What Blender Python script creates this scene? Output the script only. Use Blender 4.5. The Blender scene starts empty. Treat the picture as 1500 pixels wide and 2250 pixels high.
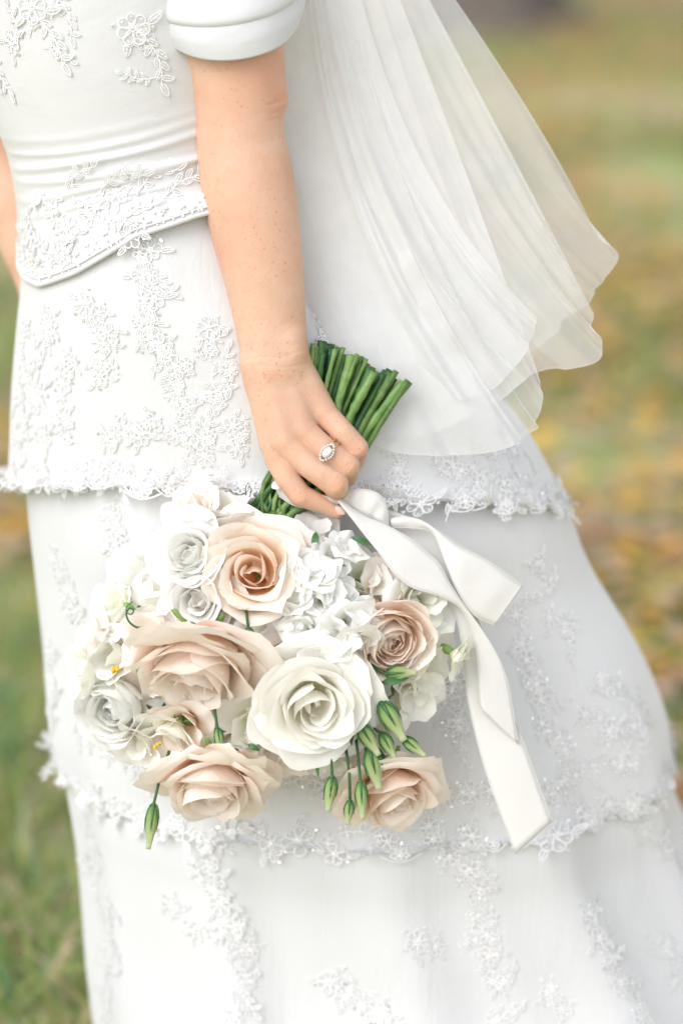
import bpy, bmesh, math, random
import numpy as np
from mathutils import Vector, Matrix, noise
from mathutils.bvhtree import BVHTree

random.seed(7)
RNG = np.random.default_rng(7)
SC = bpy.context.scene
COL = SC.collection

# ------------------------------------------------------------------ camera
PITCH = math.radians(18.0)
D0 = 2.0                                   # metres from lens to the hand
LENS, SENS = 85.0, 36.0
K = SENS / LENS * D0 / 2250.0              # metres per photo pixel at D0
FOC = Vector((0, 0, 0.72))
RV = Vector((1, 0, 0))
UV_ = Vector((0, math.sin(PITCH), math.cos(PITCH)))
NV = Vector((0, -math.cos(PITCH), math.sin(PITCH)))
CAM = FOC + NV * D0
cam_d = bpy.data.cameras.new('camera'); cam = bpy.data.objects.new('camera', cam_d); COL.objects.link(cam)
cam_d.sensor_fit = 'VERTICAL'; cam_d.sensor_height = SENS; cam_d.sensor_width = 24.0; cam_d.lens = LENS
cam_d.clip_start = 0.05; cam_d.clip_end = 2000
cam.matrix_world = Matrix((( RV.x, UV_.x, NV.x, CAM.x), (RV.y, UV_.y, NV.y, CAM.y), (RV.z, UV_.z, NV.z, CAM.z), (0, 0, 0, 1)))
cam_d.dof.use_dof = True; cam_d.dof.focus_distance = D0 - 0.015; cam_d.dof.aperture_fstop = 2.0
SC.camera = cam

# ------------------------------------------------------------------ light
world = bpy.data.worlds.new('World'); SC.world = world; world.use_nodes = True
wn = world.node_tree; wn.nodes.clear()
wo = wn.nodes.new('ShaderNodeOutputWorld'); bg = wn.nodes.new('ShaderNodeBackground')
sky = wn.nodes.new('ShaderNodeTexSky'); sky.sky_type = 'NISHITA'; sky.sun_disc = False
SUN_EL, SUN_AZ = math.radians(45), math.radians(-134)     # azimuth clockwise from +Y: behind the lens, to the left
sky.sun_elevation = SUN_EL; sky.sun_rotation = SUN_AZ
sky.air_density = 1.0; sky.dust_density = 1.0; sky.ozone_density = 1.0
hs = wn.nodes.new('ShaderNodeHueSaturation'); hs.inputs['Saturation'].default_value = 0.22
wn.links.new(sky.outputs[0], hs.inputs['Color']); wn.links.new(hs.outputs[0], bg.inputs[0])
bg.inputs[1].default_value = 0.15; wn.links.new(bg.outputs[0], wo.inputs[0])
sun_d = bpy.data.lights.new('sun', 'SUN'); sun = bpy.data.objects.new('sun', sun_d); COL.objects.link(sun)
sun_d.energy = 0.9; sun_d.angle = math.radians(40); sun_d.color = (1.0, 0.975, 0.945)
sdir = Vector((math.sin(SUN_AZ) * math.cos(SUN_EL), math.cos(SUN_AZ) * math.cos(SUN_EL), math.sin(SUN_EL)))
sun.rotation_euler = sdir.to_track_quat('Z', 'Y').to_euler(); sun.location = sdir * 30
SC.view_settings.view_transform = 'Standard'; SC.view_settings.look = 'None'
SC.view_settings.gamma = 1.0; SC.view_settings.exposure = 0.86
SC.cycles.use_denoising = True
SC.cycles.max_bounces = 12; SC.cycles.diffuse_bounces = 8; SC.cycles.transparent_max_bounces = 16; SC.cycles.transmission_bounces = 6

# ------------------------------------------------------------------ helpers
def W(px, py, d=0.0):
    """a point seen at photo pixel (px, py), d pixels-worth nearer than the hand plane"""
    s = (D0 - d * K) / D0
    return FOC + RV * ((px - 750) * K * s) + UV_ * ((1125 - py) * K * s) + NV * (d * K)
def Wn(a):
    a = np.asarray(a, float); s = (D0 - a[:, 2] * K) / D0
    R = np.array(RV); U = np.array(UV_); N = np.array(NV)
    return np.array(FOC) + ((a[:, 0] - 750) * K * s)[:, None] * R + ((1125 - a[:, 1]) * K * s)[:, None] * U + (a[:, 2] * K)[:, None] * N
def ray(px, py):
    return ((-NV) + RV * ((px - 750) * K / D0) + UV_ * ((1125 - py) * K / D0))
def at_plane(px, py, Y):
    r = ray(px, py); t = (Y - CAM.y) / r.y
    return CAM + r * t
def mesh(name, verts, faces, mats, smooth=True, uvs=None, fm=None):
    me = bpy.data.meshes.new(name)
    me.from_pydata([tuple(v) for v in verts], [], [tuple(f) for f in faces])
    for m in (mats if isinstance(mats, (list, tuple)) else [mats]): me.materials.append(m)
    if smooth: me.polygons.foreach_set('use_smooth', [True] * len(me.polygons))
    if fm is not None: me.polygons.foreach_set('material_index', fm)
    if uvs is not None:
        l = me.uv_layers.new(name='UVMap'); uvs = np.asarray(uvs, np.float32)
        vi = np.zeros(len(me.loops), np.int32); me.loops.foreach_get('vertex_index', vi)
        l.data.foreach_set('uv', uvs[vi].ravel())
    me.update(); return me
WM = {}
def link(name, data, parent=None, M=None):
    o = bpy.data.objects.new(name, data); COL.objects.link(o)
    M = M or Matrix.Identity(4); WM[o] = M
    if parent is not None:
        o.parent = parent; o.matrix_basis = WM[parent].inverted() @ M
    else: o.matrix_basis = M
    return o
def tag(o, label=None, cat=None, group=None, kind=None):
    for k, v in (('label', label), ('category', cat), ('group', group), ('kind', kind)):
        if v: o[k] = v
    return o
def grid_faces(nu, nv, wrap=False, off=0):
    f = []
    for j in range(nv - 1):
        for i in range(nu if wrap else nu - 1):
            i2 = (i + 1) % nu
            f.append((off + j * nu + i, off + j * nu + i2, off + (j + 1) * nu + i2, off + (j + 1) * nu + i))
    return f
def cr(pts, n):
    """Catmull-Rom through pts, n samples"""
    P = np.asarray(pts, float); m = len(P)
    P = np.vstack([2 * P[0] - P[1], P, 2 * P[-1] - P[-2]])
    u = np.linspace(0, m - 1, n); i = np.minimum(u.astype(int), m - 2); t = (u - i)[:, None]
    a, b, c, d = P[i], P[i + 1], P[i + 2], P[i + 3]
    return 0.5 * (2 * b + (c - a) * t + (2 * a - 5 * b + 4 * c - d) * t ** 2 + (3 * b - a - 3 * c + d) * t ** 3)
def sstep(x, a=0.0, b=1.0):
    t = np.clip((x - a) / (b - a), 0, 1); return t * t * (3 - 2 * t)
class MB:
    def __init__(s): s.v = []; s.f = []; s.m = []; s.uv = []
    def add(s, v, f, mi=0, uv=None):
        o = len(s.v); s.v += [tuple(map(float, p)) for p in v]; s.f += [tuple(o + i for i in q) for q in f]; s.m += [mi] * len(f)
        s.uv += [tuple(p) for p in uv] if uv is not None else [(0.5, 0.5)] * len(v)
    def tube(s, path, r, n=6, mi=0, cap=True, closed=False, flat=1.0):
        P = [Vector(p) for p in path]; m = len(P); V = []
        rr = r if isinstance(r, (list, tuple, np.ndarray)) else [r] * m
        up = Vector((0.13, 0.21, 0.97))
        for i in range(m):
            a = P[i - 1] if (i > 0 or closed) else P[i]; b = P[(i + 1) % m] if (i < m - 1 or closed) else P[i]
            t = (b - a).normalized(); x = t.cross(up)
            if x.length < 1e-4: x = t.cross(Vector((1, 0, 0)))
            x.normalize(); y = x.cross(t)
            for k in range(n):
                q = 2 * math.pi * k / n; V.append(P[i] + (x * math.cos(q) + y * math.sin(q) * flat) * rr[i])
        F = []
        for j in range(m if closed else m - 1):
            j2 = (j + 1) % m
            for k in range(n): k2 = (k + 1) % n; F.append((j * n + k, j * n + k2, j2 * n + k2, j2 * n + k))
        if cap and not closed: F.append(tuple(range(n - 1, -1, -1))); F.append(tuple((m - 1) * n + k for k in range(n)))
        s.add(V, F, mi, [(k % n / n, j / max(1, m - 1)) for j in range(m) for k in range(n)])
    def bead(s, p, r, mi=0, sz=1.0, nu=8, nv=5):
        V = [(p[0], p[1], p[2] + r * sz)]; F = []
        for j in range(1, nv):
            th = math.pi * j / nv
            for i in range(nu):
                q = 2 * math.pi * i / nu; V.append((p[0] + r * math.sin(th) * math.cos(q), p[1] + r * math.sin(th) * math.sin(q), p[2] + r * sz * math.cos(th)))
        V.append((p[0], p[1], p[2] - r * sz)); e = len(V) - 1
        for i in range(nu): F.append((0, 1 + i, 1 + (i + 1) % nu)); F.append((e, 1 + (nv - 2) * nu + (i + 1) % nu, 1 + (nv - 2) * nu + i))
        for j in range(nv - 2):
            for i in range(nu): a = 1 + j * nu; F.append((a + i, a + nu + i, a + nu + (i + 1) % nu, a + (i + 1) % nu))
        s.add(V, F, mi)
    def build(s, name, mats, smooth=True): return mesh(name, s.v, s.f, mats, smooth, s.uv, s.m)

# ------------------------------------------------------------------ materials
def mat(name):
    m = bpy.data.materials.new(name); m.use_nodes = True; nt = m.node_tree; nt.nodes.clear()
    out = nt.nodes.new('ShaderNodeOutputMaterial'); return m, nt, out
def N(nt, t, **kw):
    n = nt.nodes.new(t)
    for k, v in kw.items():
        if k.startswith('i_'):
            key = k[2:].replace('_', ' ')
            n.inputs[key].default_value = v
        else: setattr(n, k, v)
    return n
def ramp(nt, stops, interp='LINEAR'):
    r = nt.nodes.new('ShaderNodeValToRGB'); r.color_ramp.interpolation = interp
    e = r.color_ramp.elements
    while len(e) < len(stops): e.new(0.5)
    for el, (p, c) in zip(e, stops): el.position = p; el.color = (*c, 1) if len(c) == 3 else c
    return r
def noise_tex(nt, scale, detail=3, rough=0.5, coord='Object', dist=0.0):
    tc = nt.nodes.new('ShaderNodeTexCoord'); n = N(nt, 'ShaderNodeTexNoise', i_Scale=scale, i_Detail=detail, i_Roughness=rough, i_Distortion=dist)
    nt.links.new(tc.outputs[coord], n.inputs['Vector']); return n
def bump(nt, h, strength, dist):
    b = N(nt, 'ShaderNodeBump'); b.inputs['Strength'].default_value = strength; b.inputs['Distance'].default_value = dist
    nt.links.new(h, b.inputs['Height']); return b
def mixc(nt, fac, a, b, blend='MIX'):
    m = N(nt, 'ShaderNodeMix', data_type='RGBA', blend_type=blend)
    for s, x in ((m.inputs[0], fac), (m.inputs[6], a), (m.inputs[7], b)):
        if hasattr(x, 'links'): nt.links.new(x, s)
        else: s.default_value = x if not isinstance(x, tuple) else ((*x, 1) if len(x) == 3 else x)
    return m.outputs[2]

def skin_mat():
    m, nt, out = mat('skin'); p = N(nt, 'ShaderNodeBsdfPrincipled'); nt.links.new(p.outputs[0], out.inputs[0])
    n1 = noise_tex(nt, 14, 4, 0.6); r1 = ramp(nt, [(0.30, (0.60, 0.35, 0.22)), (0.50, (0.675, 0.445, 0.32)), (0.72, (0.645, 0.37, 0.255))]); nt.links.new(n1.outputs['Fac'], r1.inputs[0])
    n2 = noise_tex(nt, 95, 3, 0.6); r2 = ramp(nt, [(0.60, (0, 0, 0)), (0.78, (1, 1, 1))]); nt.links.new(n2.outputs['Fac'], r2.inputs[0])
    c = mixc(nt, r2.outputs[0], r1.outputs[0], (0.62, 0.30, 0.19))
    f = N(nt, 'ShaderNodeMath', operation='MULTIPLY'); nt.links.new(r2.outputs[0], f.inputs[0]); f.inputs[1].default_value = 0.55
    c = mixc(nt, f.outputs[0], r1.outputs[0], (0.62, 0.30, 0.19))
    # freckles
    tc = N(nt, 'ShaderNodeTexCoord'); v = N(nt, 'ShaderNodeTexVoronoi', i_Scale=190.0); nt.links.new(tc.outputs['Object'], v.inputs['Vector'])
    rv = ramp(nt, [(0.10, (1, 1, 1)), (0.26, (0, 0, 0))]); nt.links.new(v.outputs['Distance'], rv.inputs[0])
    n3 = noise_tex(nt, 26, 3); r3 = ramp(nt, [(0.42, (0, 0, 0)), (0.60, (1, 1, 1))]); nt.links.new(n3.outputs['Fac'], r3.inputs[0])
    mu = N(nt, 'ShaderNodeMath', operation='MULTIPLY'); nt.links.new(rv.outputs[0], mu.inputs[0]); nt.links.new(r3.outputs[0], mu.inputs[1])
    mu2 = N(nt, 'ShaderNodeMath', operation='MULTIPLY'); nt.links.new(mu.outputs[0], mu2.inputs[0]); mu2.inputs[1].default_value = 0.50
    c = mixc(nt, mu2.outputs[0], c, (0.50, 0.20, 0.10))
    # skin's own redness over the joints plus elbow shading painted in, stored per vertex
    at = N(nt, 'ShaderNodeAttribute', attribute_name='flush_shade')
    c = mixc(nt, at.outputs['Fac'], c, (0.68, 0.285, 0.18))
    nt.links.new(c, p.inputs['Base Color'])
    p.inputs['Roughness'].default_value = 0.48; p.inputs['Specular IOR Level'].default_value = 0.35
    p.inputs['Subsurface Weight'].default_value = 0.25; p.inputs['Subsurface Radius'].default_value = (1.0, 0.36, 0.2); p.inputs['Subsurface Scale'].default_value = 0.003
    vb = N(nt, 'ShaderNodeTexVoronoi', i_Scale=900.0); nt.links.new(tc.outputs['Object'], vb.inputs['Vector'])
    nb = noise_tex(nt, 420, 3)
    ad = N(nt, 'ShaderNodeMath', operation='ADD'); nt.links.new(vb.outputs['Distance'], ad.inputs[0]); nt.links.new(nb.outputs['Fac'], ad.inputs[1])
    nt.links.new(bump(nt, ad.outputs[0], 0.35, 0.0006).outputs[0], p.inputs['Normal'])
    return m
def cloth_mat(name, col, rough=0.5, sheen=0.3, nscale=900, bdist=0.0003, trans=0.0, wrinkle=0.0):
    m, nt, out = mat(name); p = N(nt, 'ShaderNodeBsdfPrincipled')
    n0 = noise_tex(nt, 6, 3); c = mixc(nt, n0.outputs['Fac'], tuple(x * 0.97 for x in col), tuple(min(1, x * 1.03) for x in col))
    nt.links.new(c, p.inputs['Base Color']); p.inputs['Roughness'].default_value = rough; p.inputs['Sheen Weight'].default_value = sheen
    p.inputs['Specular IOR Level'].default_value = 0.4
    n1 = noise_tex(nt, nscale, 2); b = bump(nt, n1.outputs['Fac'], 0.4, bdist)
    if wrinkle:
        n2 = noise_tex(nt, 1.0, 4, 0.55, dist=0.5); mp = N(nt, 'ShaderNodeMapping'); mp.inputs['Scale'].default_value = (26, 26, 4) if name == 'skirt_tulle' else (18, 18, 22)
        nt.links.new(n2.inputs['Vector'].links[0].from_socket, mp.inputs[0]); nt.links.new(mp.outputs[0], n2.inputs['Vector'])
        b2 = bump(nt, n2.outputs['Fac'], wrinkle, 0.006); nt.links.new(b2.outputs[0], b.inputs['Normal'])
    nt.links.new(b.outputs[0], p.inputs['Normal'])
    if trans:
        t = N(nt, 'ShaderNodeBsdfTranslucent'); t.inputs[0].default_value = (*col, 1); mx = N(nt, 'ShaderNodeMixShader'); mx.inputs[0].default_value = trans
        nt.links.new(p.outputs[0], mx.inputs[1]); nt.links.new(t.outputs[0], mx.inputs[2]); nt.links.new(mx.outputs[0], out.inputs[0])
    else: nt.links.new(p.outputs[0], out.inputs[0])
    return m
def tulle_mat(name, alpha):
    m, nt, out = mat(name)
    d = N(nt, 'ShaderNodeBsdfDiffuse'); d.inputs[0].default_value = (0.90, 0.90, 0.905, 1)
    t = N(nt, 'ShaderNodeBsdfTranslucent'); t.inputs[0].default_value = (0.90, 0.90, 0.905, 1)
    mx = N(nt, 'ShaderNodeMixShader'); mx.inputs[0].default_value = 0.45; nt.links.new(d.outputs[0], mx.inputs[1]); nt.links.new(t.outputs[0], mx.inputs[2])
    tr = N(nt, 'ShaderNodeBsdfTransparent'); m2 = N(nt, 'ShaderNodeMixShader')
    n = noise_tex(nt, 30, 2); r = ramp(nt, [(0.3, (alpha * 0.93,) * 3), (0.7, (min(1, alpha * 1.07),) * 3)]); nt.links.new(n.outputs['Fac'], r.inputs[0])
    nt.links.new(r.outputs[0], m2.inputs[0]); nt.links.new(tr.outputs[0], m2.inputs[1]); nt.links.new(mx.outputs[0], m2.inputs[2]); nt.links.new(m2.outputs[0], out.inputs[0])
    return m
def petal_mat(name, stops, trans=0.45, vein=0.06, rough=0.55):
    """pigment runs from the petal's claw (0) to its lip (1)"""
    m, nt, out = mat(name); p = N(nt, 'ShaderNodeBsdfPrincipled')
    uv = N(nt, 'ShaderNodeUVMap'); sp = N(nt, 'ShaderNodeSeparateXYZ'); nt.links.new(uv.outputs[0], sp.inputs[0])
    n = noise_tex(nt, 55, 3); ma = N(nt, 'ShaderNodeMath', operation='MULTIPLY_ADD'); nt.links.new(n.outputs['Fac'], ma.inputs[0]); ma.inputs[1].default_value = 0.22
    sb = N(nt, 'ShaderNodeMath', operation='SUBTRACT'); nt.links.new(sp.outputs[1], sb.inputs[0]); sb.inputs[1].default_value = 0.11; nt.links.new(sb.outputs[0], ma.inputs[2])
    r = ramp(nt, stops); nt.links.new(ma.outputs[0], r.inputs[0])
    # fine lengthwise veins
    mp = N(nt, 'ShaderNodeMapping'); mp.inputs['Scale'].default_value = (60, 3, 1); nt.links.new(uv.outputs[0], mp.inputs[0])
    nv = N(nt, 'ShaderNodeTexNoise', i_Scale=1.0, i_Detail=3.0); nt.links.new(mp.outputs[0], nv.inputs['Vector'])
    vf = N(nt, 'ShaderNodeMath', operation='MULTIPLY'); nt.links.new(nv.outputs['Fac'], vf.inputs[0]); vf.inputs[1].default_value = vein * 2
    c = mixc(nt, vf.outputs[0], r.outputs[0], tuple(.5 * (x + y) for x, y in zip(stops[0][1], stops[1][1])))
    nt.links.new(c, p.inputs['Base Color']); p.inputs['Roughness'].default_value = rough; p.inputs['Specular IOR Level'].default_value = 0.25; p.inputs['Sheen Weight'].default_value = 0.15
    nt.links.new(bump(nt, nv.outputs['Fac'], 0.25, 0.0012).outputs[0], p.inputs['Normal'])
    t = N(nt, 'ShaderNodeBsdfTranslucent'); nt.links.new(c, t.inputs[0]); mx = N(nt, 'ShaderNodeMixShader'); mx.inputs[0].default_value = trans
    nt.links.new(p.outputs[0], mx.inputs[1]); nt.links.new(t.outputs[0], mx.inputs[2]); nt.links.new(mx.outputs[0], out.inputs[0])
    return m
def green_mat(name, a, b, trans=0.1, rough=0.42, scale=60):
    m, nt, out = mat(name); p = N(nt, 'ShaderNodeBsdfPrincipled')
    n = noise_tex(nt, scale, 4, 0.6); r = ramp(nt, [(0.35, a), (0.68, b)]); nt.links.new(n.outputs['Fac'], r.inputs[0])
    nt.links.new(r.outputs[0], p.inputs['Base Color']); p.inputs['Roughness'].default_value = rough; p.inputs['Specular IOR Level'].default_value = 0.4
    n2 = noise_tex(nt, 300, 3); nt.links.new(bump(nt, n2.outputs['Fac'], 0.3, 0.0008).outputs[0], p.inputs['Normal'])
    t = N(nt, 'ShaderNodeBsdfTranslucent'); nt.links.new(r.outputs[0], t.inputs[0]); mx = N(nt, 'ShaderNodeMixShader'); mx.inputs[0].default_value = trans
    nt.links.new(p.outputs[0], mx.inputs[1]); nt.links.new(t.outputs[0], mx.inputs[2]); nt.links.new(mx.outputs[0], out.inputs[0])
    return m
def plain(name, col, rough=0.4, metal=0.0, trans=0.0, ior=1.5, spec=0.5, coat=0.0):
    m, nt, out = mat(name); p = N(nt, 'ShaderNodeBsdfPrincipled'); nt.links.new(p.outputs[0], out.inputs[0])
    n = noise_tex(nt, 300, 2); c = mixc(nt, n.outputs['Fac'], tuple(x * 0.94 for x in col), col); nt.links.new(c, p.inputs['Base Color'])
    p.inputs['Roughness'].default_value = rough; p.inputs['Metallic'].default_value = metal; p.inputs['Transmission Weight'].default_value = trans; p.inputs['IOR'].default_value = ior
    p.inputs['Specular IOR Level'].default_value = spec; p.inputs['Coat Weight'].default_value = coat
    return m

M_skin = skin_mat()
M_nail = plain('nail', (0.80, 0.50, 0.42), 0.25, coat=0.4)
M_satin = cloth_mat('satin', (0.69, 0.69, 0.70), 0.36, 0.2, wrinkle=0.25)
M_skirt = cloth_mat('skirt_tulle', (0.68, 0.682, 0.695), 0.5, 0.4, wrinkle=0.40)
M_crepe = cloth_mat('crepe', (0.62, 0.622, 0.632), 0.6, 0.2, wrinkle=0.25)
M_lace = cloth_mat('lace_thread', (0.84, 0.84, 0.85), 0.38, 0.3, 1400)
M_lacef = cloth_mat('lace_fill', (0.735, 0.735, 0.74), 0.5, 0.3, 1400)
M_net = tulle_mat('lace_net', 0.42)
M_bead = plain('bead', (0.90, 0.88, 0.87), 0.12, spec=0.8, coat=0.6)
M_seq = plain('sequin', (0.93, 0.92, 0.94), 0.12, metal=0.75)
M_veil = tulle_mat('veil_tulle', 0.48)
M_ribbon = cloth_mat('ribbon_weave', (0.74, 0.725, 0.695), 0.45, 0.3, 1600, 0.0005, trans=0.12, wrinkle=0.2)
M_stem = green_mat('stem', (0.018, 0.075, 0.022), (0.055, 0.15, 0.038), 0.0)
M_stem2 = green_mat('stem_pale', (0.10, 0.22, 0.05), (0.22, 0.34, 0.11), 0.0)
M_cut = green_mat('stem_cut', (0.40, 0.50, 0.24), (0.55, 0.60, 0.36), 0.0, 0.6)
M_leaf = green_mat('bouquet_leaf', (0.045, 0.14, 0.05), (0.12, 0.26, 0.09), 0.25)
M_calyx = green_mat('calyx', (0.20, 0.36, 0.09), (0.34, 0.50, 0.18), 0.2)
M_bud = petal_mat('bud', [(0.0, (0.10, 0.24, 0.06)), (0.25, (0.30, 0.44, 0.15)), (0.7, (0.58, 0.66, 0.34)), (1.0, (0.74, 0.76, 0.52))], 0.2, 0.25)
PW = petal_mat('petal_white', [(0.0, (0.90, 0.89, 0.70)), (0.3, (0.915, 0.91, 0.865)), (1.0, (0.92, 0.915, 0.90))], .26)
PC = petal_mat('petal_cream', [(0.0, (0.955, 0.88, 0.60)), (0.25, (0.96, 0.925, 0.80)), (0.55, (0.965, 0.95, 0.895)), (1.0, (0.965, 0.955, 0.925))], .28)
PP = petal_mat('petal_peach', [(0.0, (0.955, 0.56, 0.28)), (0.35, (0.96, 0.69, 0.45)), (0.7, (0.965, 0.83, 0.69)), (0.95, (0.97, 0.925, 0.87)), (1.0, (0.945, 0.85, 0.76))], .32)
PB = petal_mat('petal_blush', [(0.0, (0.955, 0.64, 0.44)), (0.25, (0.97, 0.73, 0.565)), (0.5, (0.975, 0.855, 0.755)), (0.94, (0.98, 0.93, 0.88)), (1.0, (0.96, 0.87, 0.79))], .30)
PN = petal_mat('petal_nude', [(0.0, (0.95, 0.62, 0.42)), (0.3, (0.965, 0.71, 0.53)), (0.65, (0.97, 0.835, 0.715)), (0.95, (0.965, 0.915, 0.86)), (1.0, (0.94, 0.83, 0.74))], .30)
PG = petal_mat('petal_greenish', [(0.0, (0.62, 0.72, 0.32)), (0.25, (0.86, 0.88, 0.66)), (0.6, (0.945, 0.94, 0.87)), (1.0, (0.955, 0.95, 0.91))], 0.32)
M_stamen = plain('stamen', (0.80, 0.48, 0.05), 0.7)
M_gold = plain('gold', (0.88, 0.60, 0.28), 0.16, metal=1.0)
M_dia = plain('diamond', (0.95, 0.95, 0.96), 0.04, trans=0.25, ior=2.2, spec=1.0)

# ------------------------------------------------------------------ ground
def ground_mat():
    m, nt, out = mat('ground_soil'); p = N(nt, 'ShaderNodeBsdfPrincipled'); nt.links.new(p.outputs[0], out.inputs[0])
    n1 = noise_tex(nt, 1.3, 5, 0.62, dist=0.4); r1 = ramp(nt, [(0.36, (0.33, 0.42, 0.17)), (0.46, (0.46, 0.48, 0.23)), (0.56, (0.58, 0.45, 0.30)), (0.66, (0.62, 0.46, 0.34))]); nt.links.new(n1.outputs['Fac'], r1.inputs[0])
    n2 = noise_tex(nt, 9, 5, 0.7); r2 = ramp(nt, [(0.55, (0, 0, 0)), (0.68, (1, 1, 1))]); nt.links.new(n2.outputs['Fac'], r2.inputs[0])
    c = mixc(nt, r2.outputs[0], r1.outputs[0], (0.36, 0.20, 0.07))
    n3 = noise_tex(nt, 60, 4, 0.7); c = mixc(nt, 0.35, c, n3.outputs['Color'], 'SOFT_LIGHT')
    nt.links.new(c, p.inputs['Base Color']); p.inputs['Roughness'].default_value = 0.95; p.inputs['Specular IOR Level'].default_value = 0.1
    nt.links.new(bump(nt, n3.outputs['Fac'], 0.8, 0.02).outputs[0], p.inputs['Normal'])
    return m
def gz(x, y): return 0.03 * noise.noise(Vector((x * 0.7, y * 0.7, 3.1))) + 0.01 * noise.noise(Vector((x * 4, y * 4, 1.7)))
gv, xs = [], []
def stretch(n, near, far):
    a = np.linspace(-1, 1, n); return np.sign(a) * (np.abs(a) * near + (np.abs(a) ** 7) * far)
gx = stretch(121, 7, 500); gy = stretch(161, 14, 700) + 4
gv = [(x, y, gz(x, y) * (1 if abs(x) < 12 and abs(y) < 22 else 0)) for y in gy for x in gx]
ground = link('ground', mesh('ground', gv, grid_faces(len(gx), len(gy)), ground_mat())); tag(ground, kind='structure')

def blade_mats():
    L = []
    for i, (a, b) in enumerate([((0.13, 0.27, 0.06), (0.23, 0.38, 0.10)), ((0.27, 0.36, 0.09), (0.42, 0.47, 0.16)), ((0.50, 0.40, 0.23), (0.62, 0.51, 0.34)), ((0.13, 0.27, 0.15), (0.19, 0.34, 0.20))]):
        L.append(green_mat('grass_%d' % i, a, b, 0.3, 0.6, 5))
    return L
def grass():
    V, F, FM = [], [], []
    rnd = random.Random(3); n = 0
    while n < 66000:
        y = -0.7 + 15.3 * rnd.random() ** 1.6; hw = 1.1 + max(0, y + 1.0) * 0.30
        x = rnd.uniform(-hw, hw)
        if (x - 0.2) ** 2 + (y - 0.25) ** 2 < 0.09: continue
        g = noise.noise(Vector((x * 1.1, y * 0.9, 0.3))) + 0.6 * noise.noise(Vector((x * 3.1, y * 2.7, 9.3)))
        g += 0.30 if x < 0 else -0.12
        if g < rnd.uniform(-0.35, 0.25): continue
        h = rnd.uniform(0.03, 0.085) * (1.0 + 0.5 * max(0, g)); w = rnd.uniform(0.0018, 0.0040) * (1 + y * 0.12); a = rnd.uniform(0, 6.283)
        lean = rnd.uniform(0.2, 1.6) * h; la = rnd.uniform(0, 6.283); z = gz(x, y) - 0.005
        dx, dy = math.cos(a) * w, math.sin(a) * w; lx, ly = math.cos(la) * lean, math.sin(la) * lean
        o = len(V)
        V += [(x - dx, y - dy, z), (x + dx, y + dy, z), (x + dx * .8 + lx * .4, y + dy * .8 + ly * .4, z + h * .62), (x - dx * .8 + lx * .4, y - dy * .8 + ly * .4, z + h * .62), (x + lx, y + ly, z + h * (1.0 if lean < h else .75))]
        F += [(o, o + 1, o + 2, o + 3), (o + 3, o + 2, o + 4)]
        q = rnd.random(); k = 2 if q < 0.26 else (0 if q < 0.46 else (1 if q < 0.88 else 3)); FM += [k, k]
        n += 1
    o = link('grass', mesh('grass', V, F, blade_mats(), True, None, FM)); tag(o, 'short patchy green and dry grass covering the ground', 'grass', kind='stuff')
grass()
def leaves():
    V, F, FM = [], [], []; rnd = random.Random(11); n = 0
    while n < 15000:
        y = 0.3 + 14 * rnd.random() ** 1.35; hw = 1.0 + (y + 2.0) * 0.27; x = rnd.uniform(-hw, hw)
        if (x - 0.2) ** 2 + (y - 0.25) ** 2 < 0.2: continue
        g = noise.noise(Vector((x * 0.9 + 5, y * 0.8, 7.7))) + 0.4 * noise.noise(Vector((x * 2.9, y * 2.9, 2.3))) + (0.32 if x > 0.1 else -0.22)
        if g < rnd.uniform(-0.2, 0.45): continue
        s = rnd.uniform(0.016, 0.042); a = rnd.uniform(0, 6.283); z = gz(x, y) + rnd.uniform(0.012, 0.05)
        ca, sa = math.cos(a), math.sin(a); t1, t2 = rnd.uniform(-.5, .5), rnd.uniform(-.5, .5); o = len(V)
        for (u, v, e) in ((-1, 0, 0), (-.3, .5, .25), (.4, .42, .25), (1, 0, .1), (.4, -.42, .25), (-.3, -.5, .25)):
            V.append((x + s * (u * ca - v * sa), y + s * (u * sa + v * ca), z + s * (u * t1 * .6 + v * t2 * .6 + e)))
        F += [(o, o + 1, o + 2, o + 3), (o, o + 3, o + 4, o + 5)]; k = rnd.choice([0, 0, 1, 2, 2, 3]); FM += [k, k]; n += 1
    ms = [green_mat('leaf_dry_%d' % i, a, b, 0.2, 0.7, 20) for i, (a, b) in enumerate([((0.66, 0.33, 0.07), (0.76, 0.44, 0.11)), ((0.72, 0.48, 0.08), (0.80, 0.60, 0.14)), ((0.50, 0.36, 0.25), (0.58, 0.45, 0.34)), ((0.52, 0.28, 0.14), (0.60, 0.36, 0.20))])]
    o = link('fallen_leaves', mesh('fallen_leaves', V, F, ms, True, None, FM)); tag(o, 'scattered orange and brown fallen leaves on the grass', 'leaves', kind='stuff')
leaves()

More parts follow.
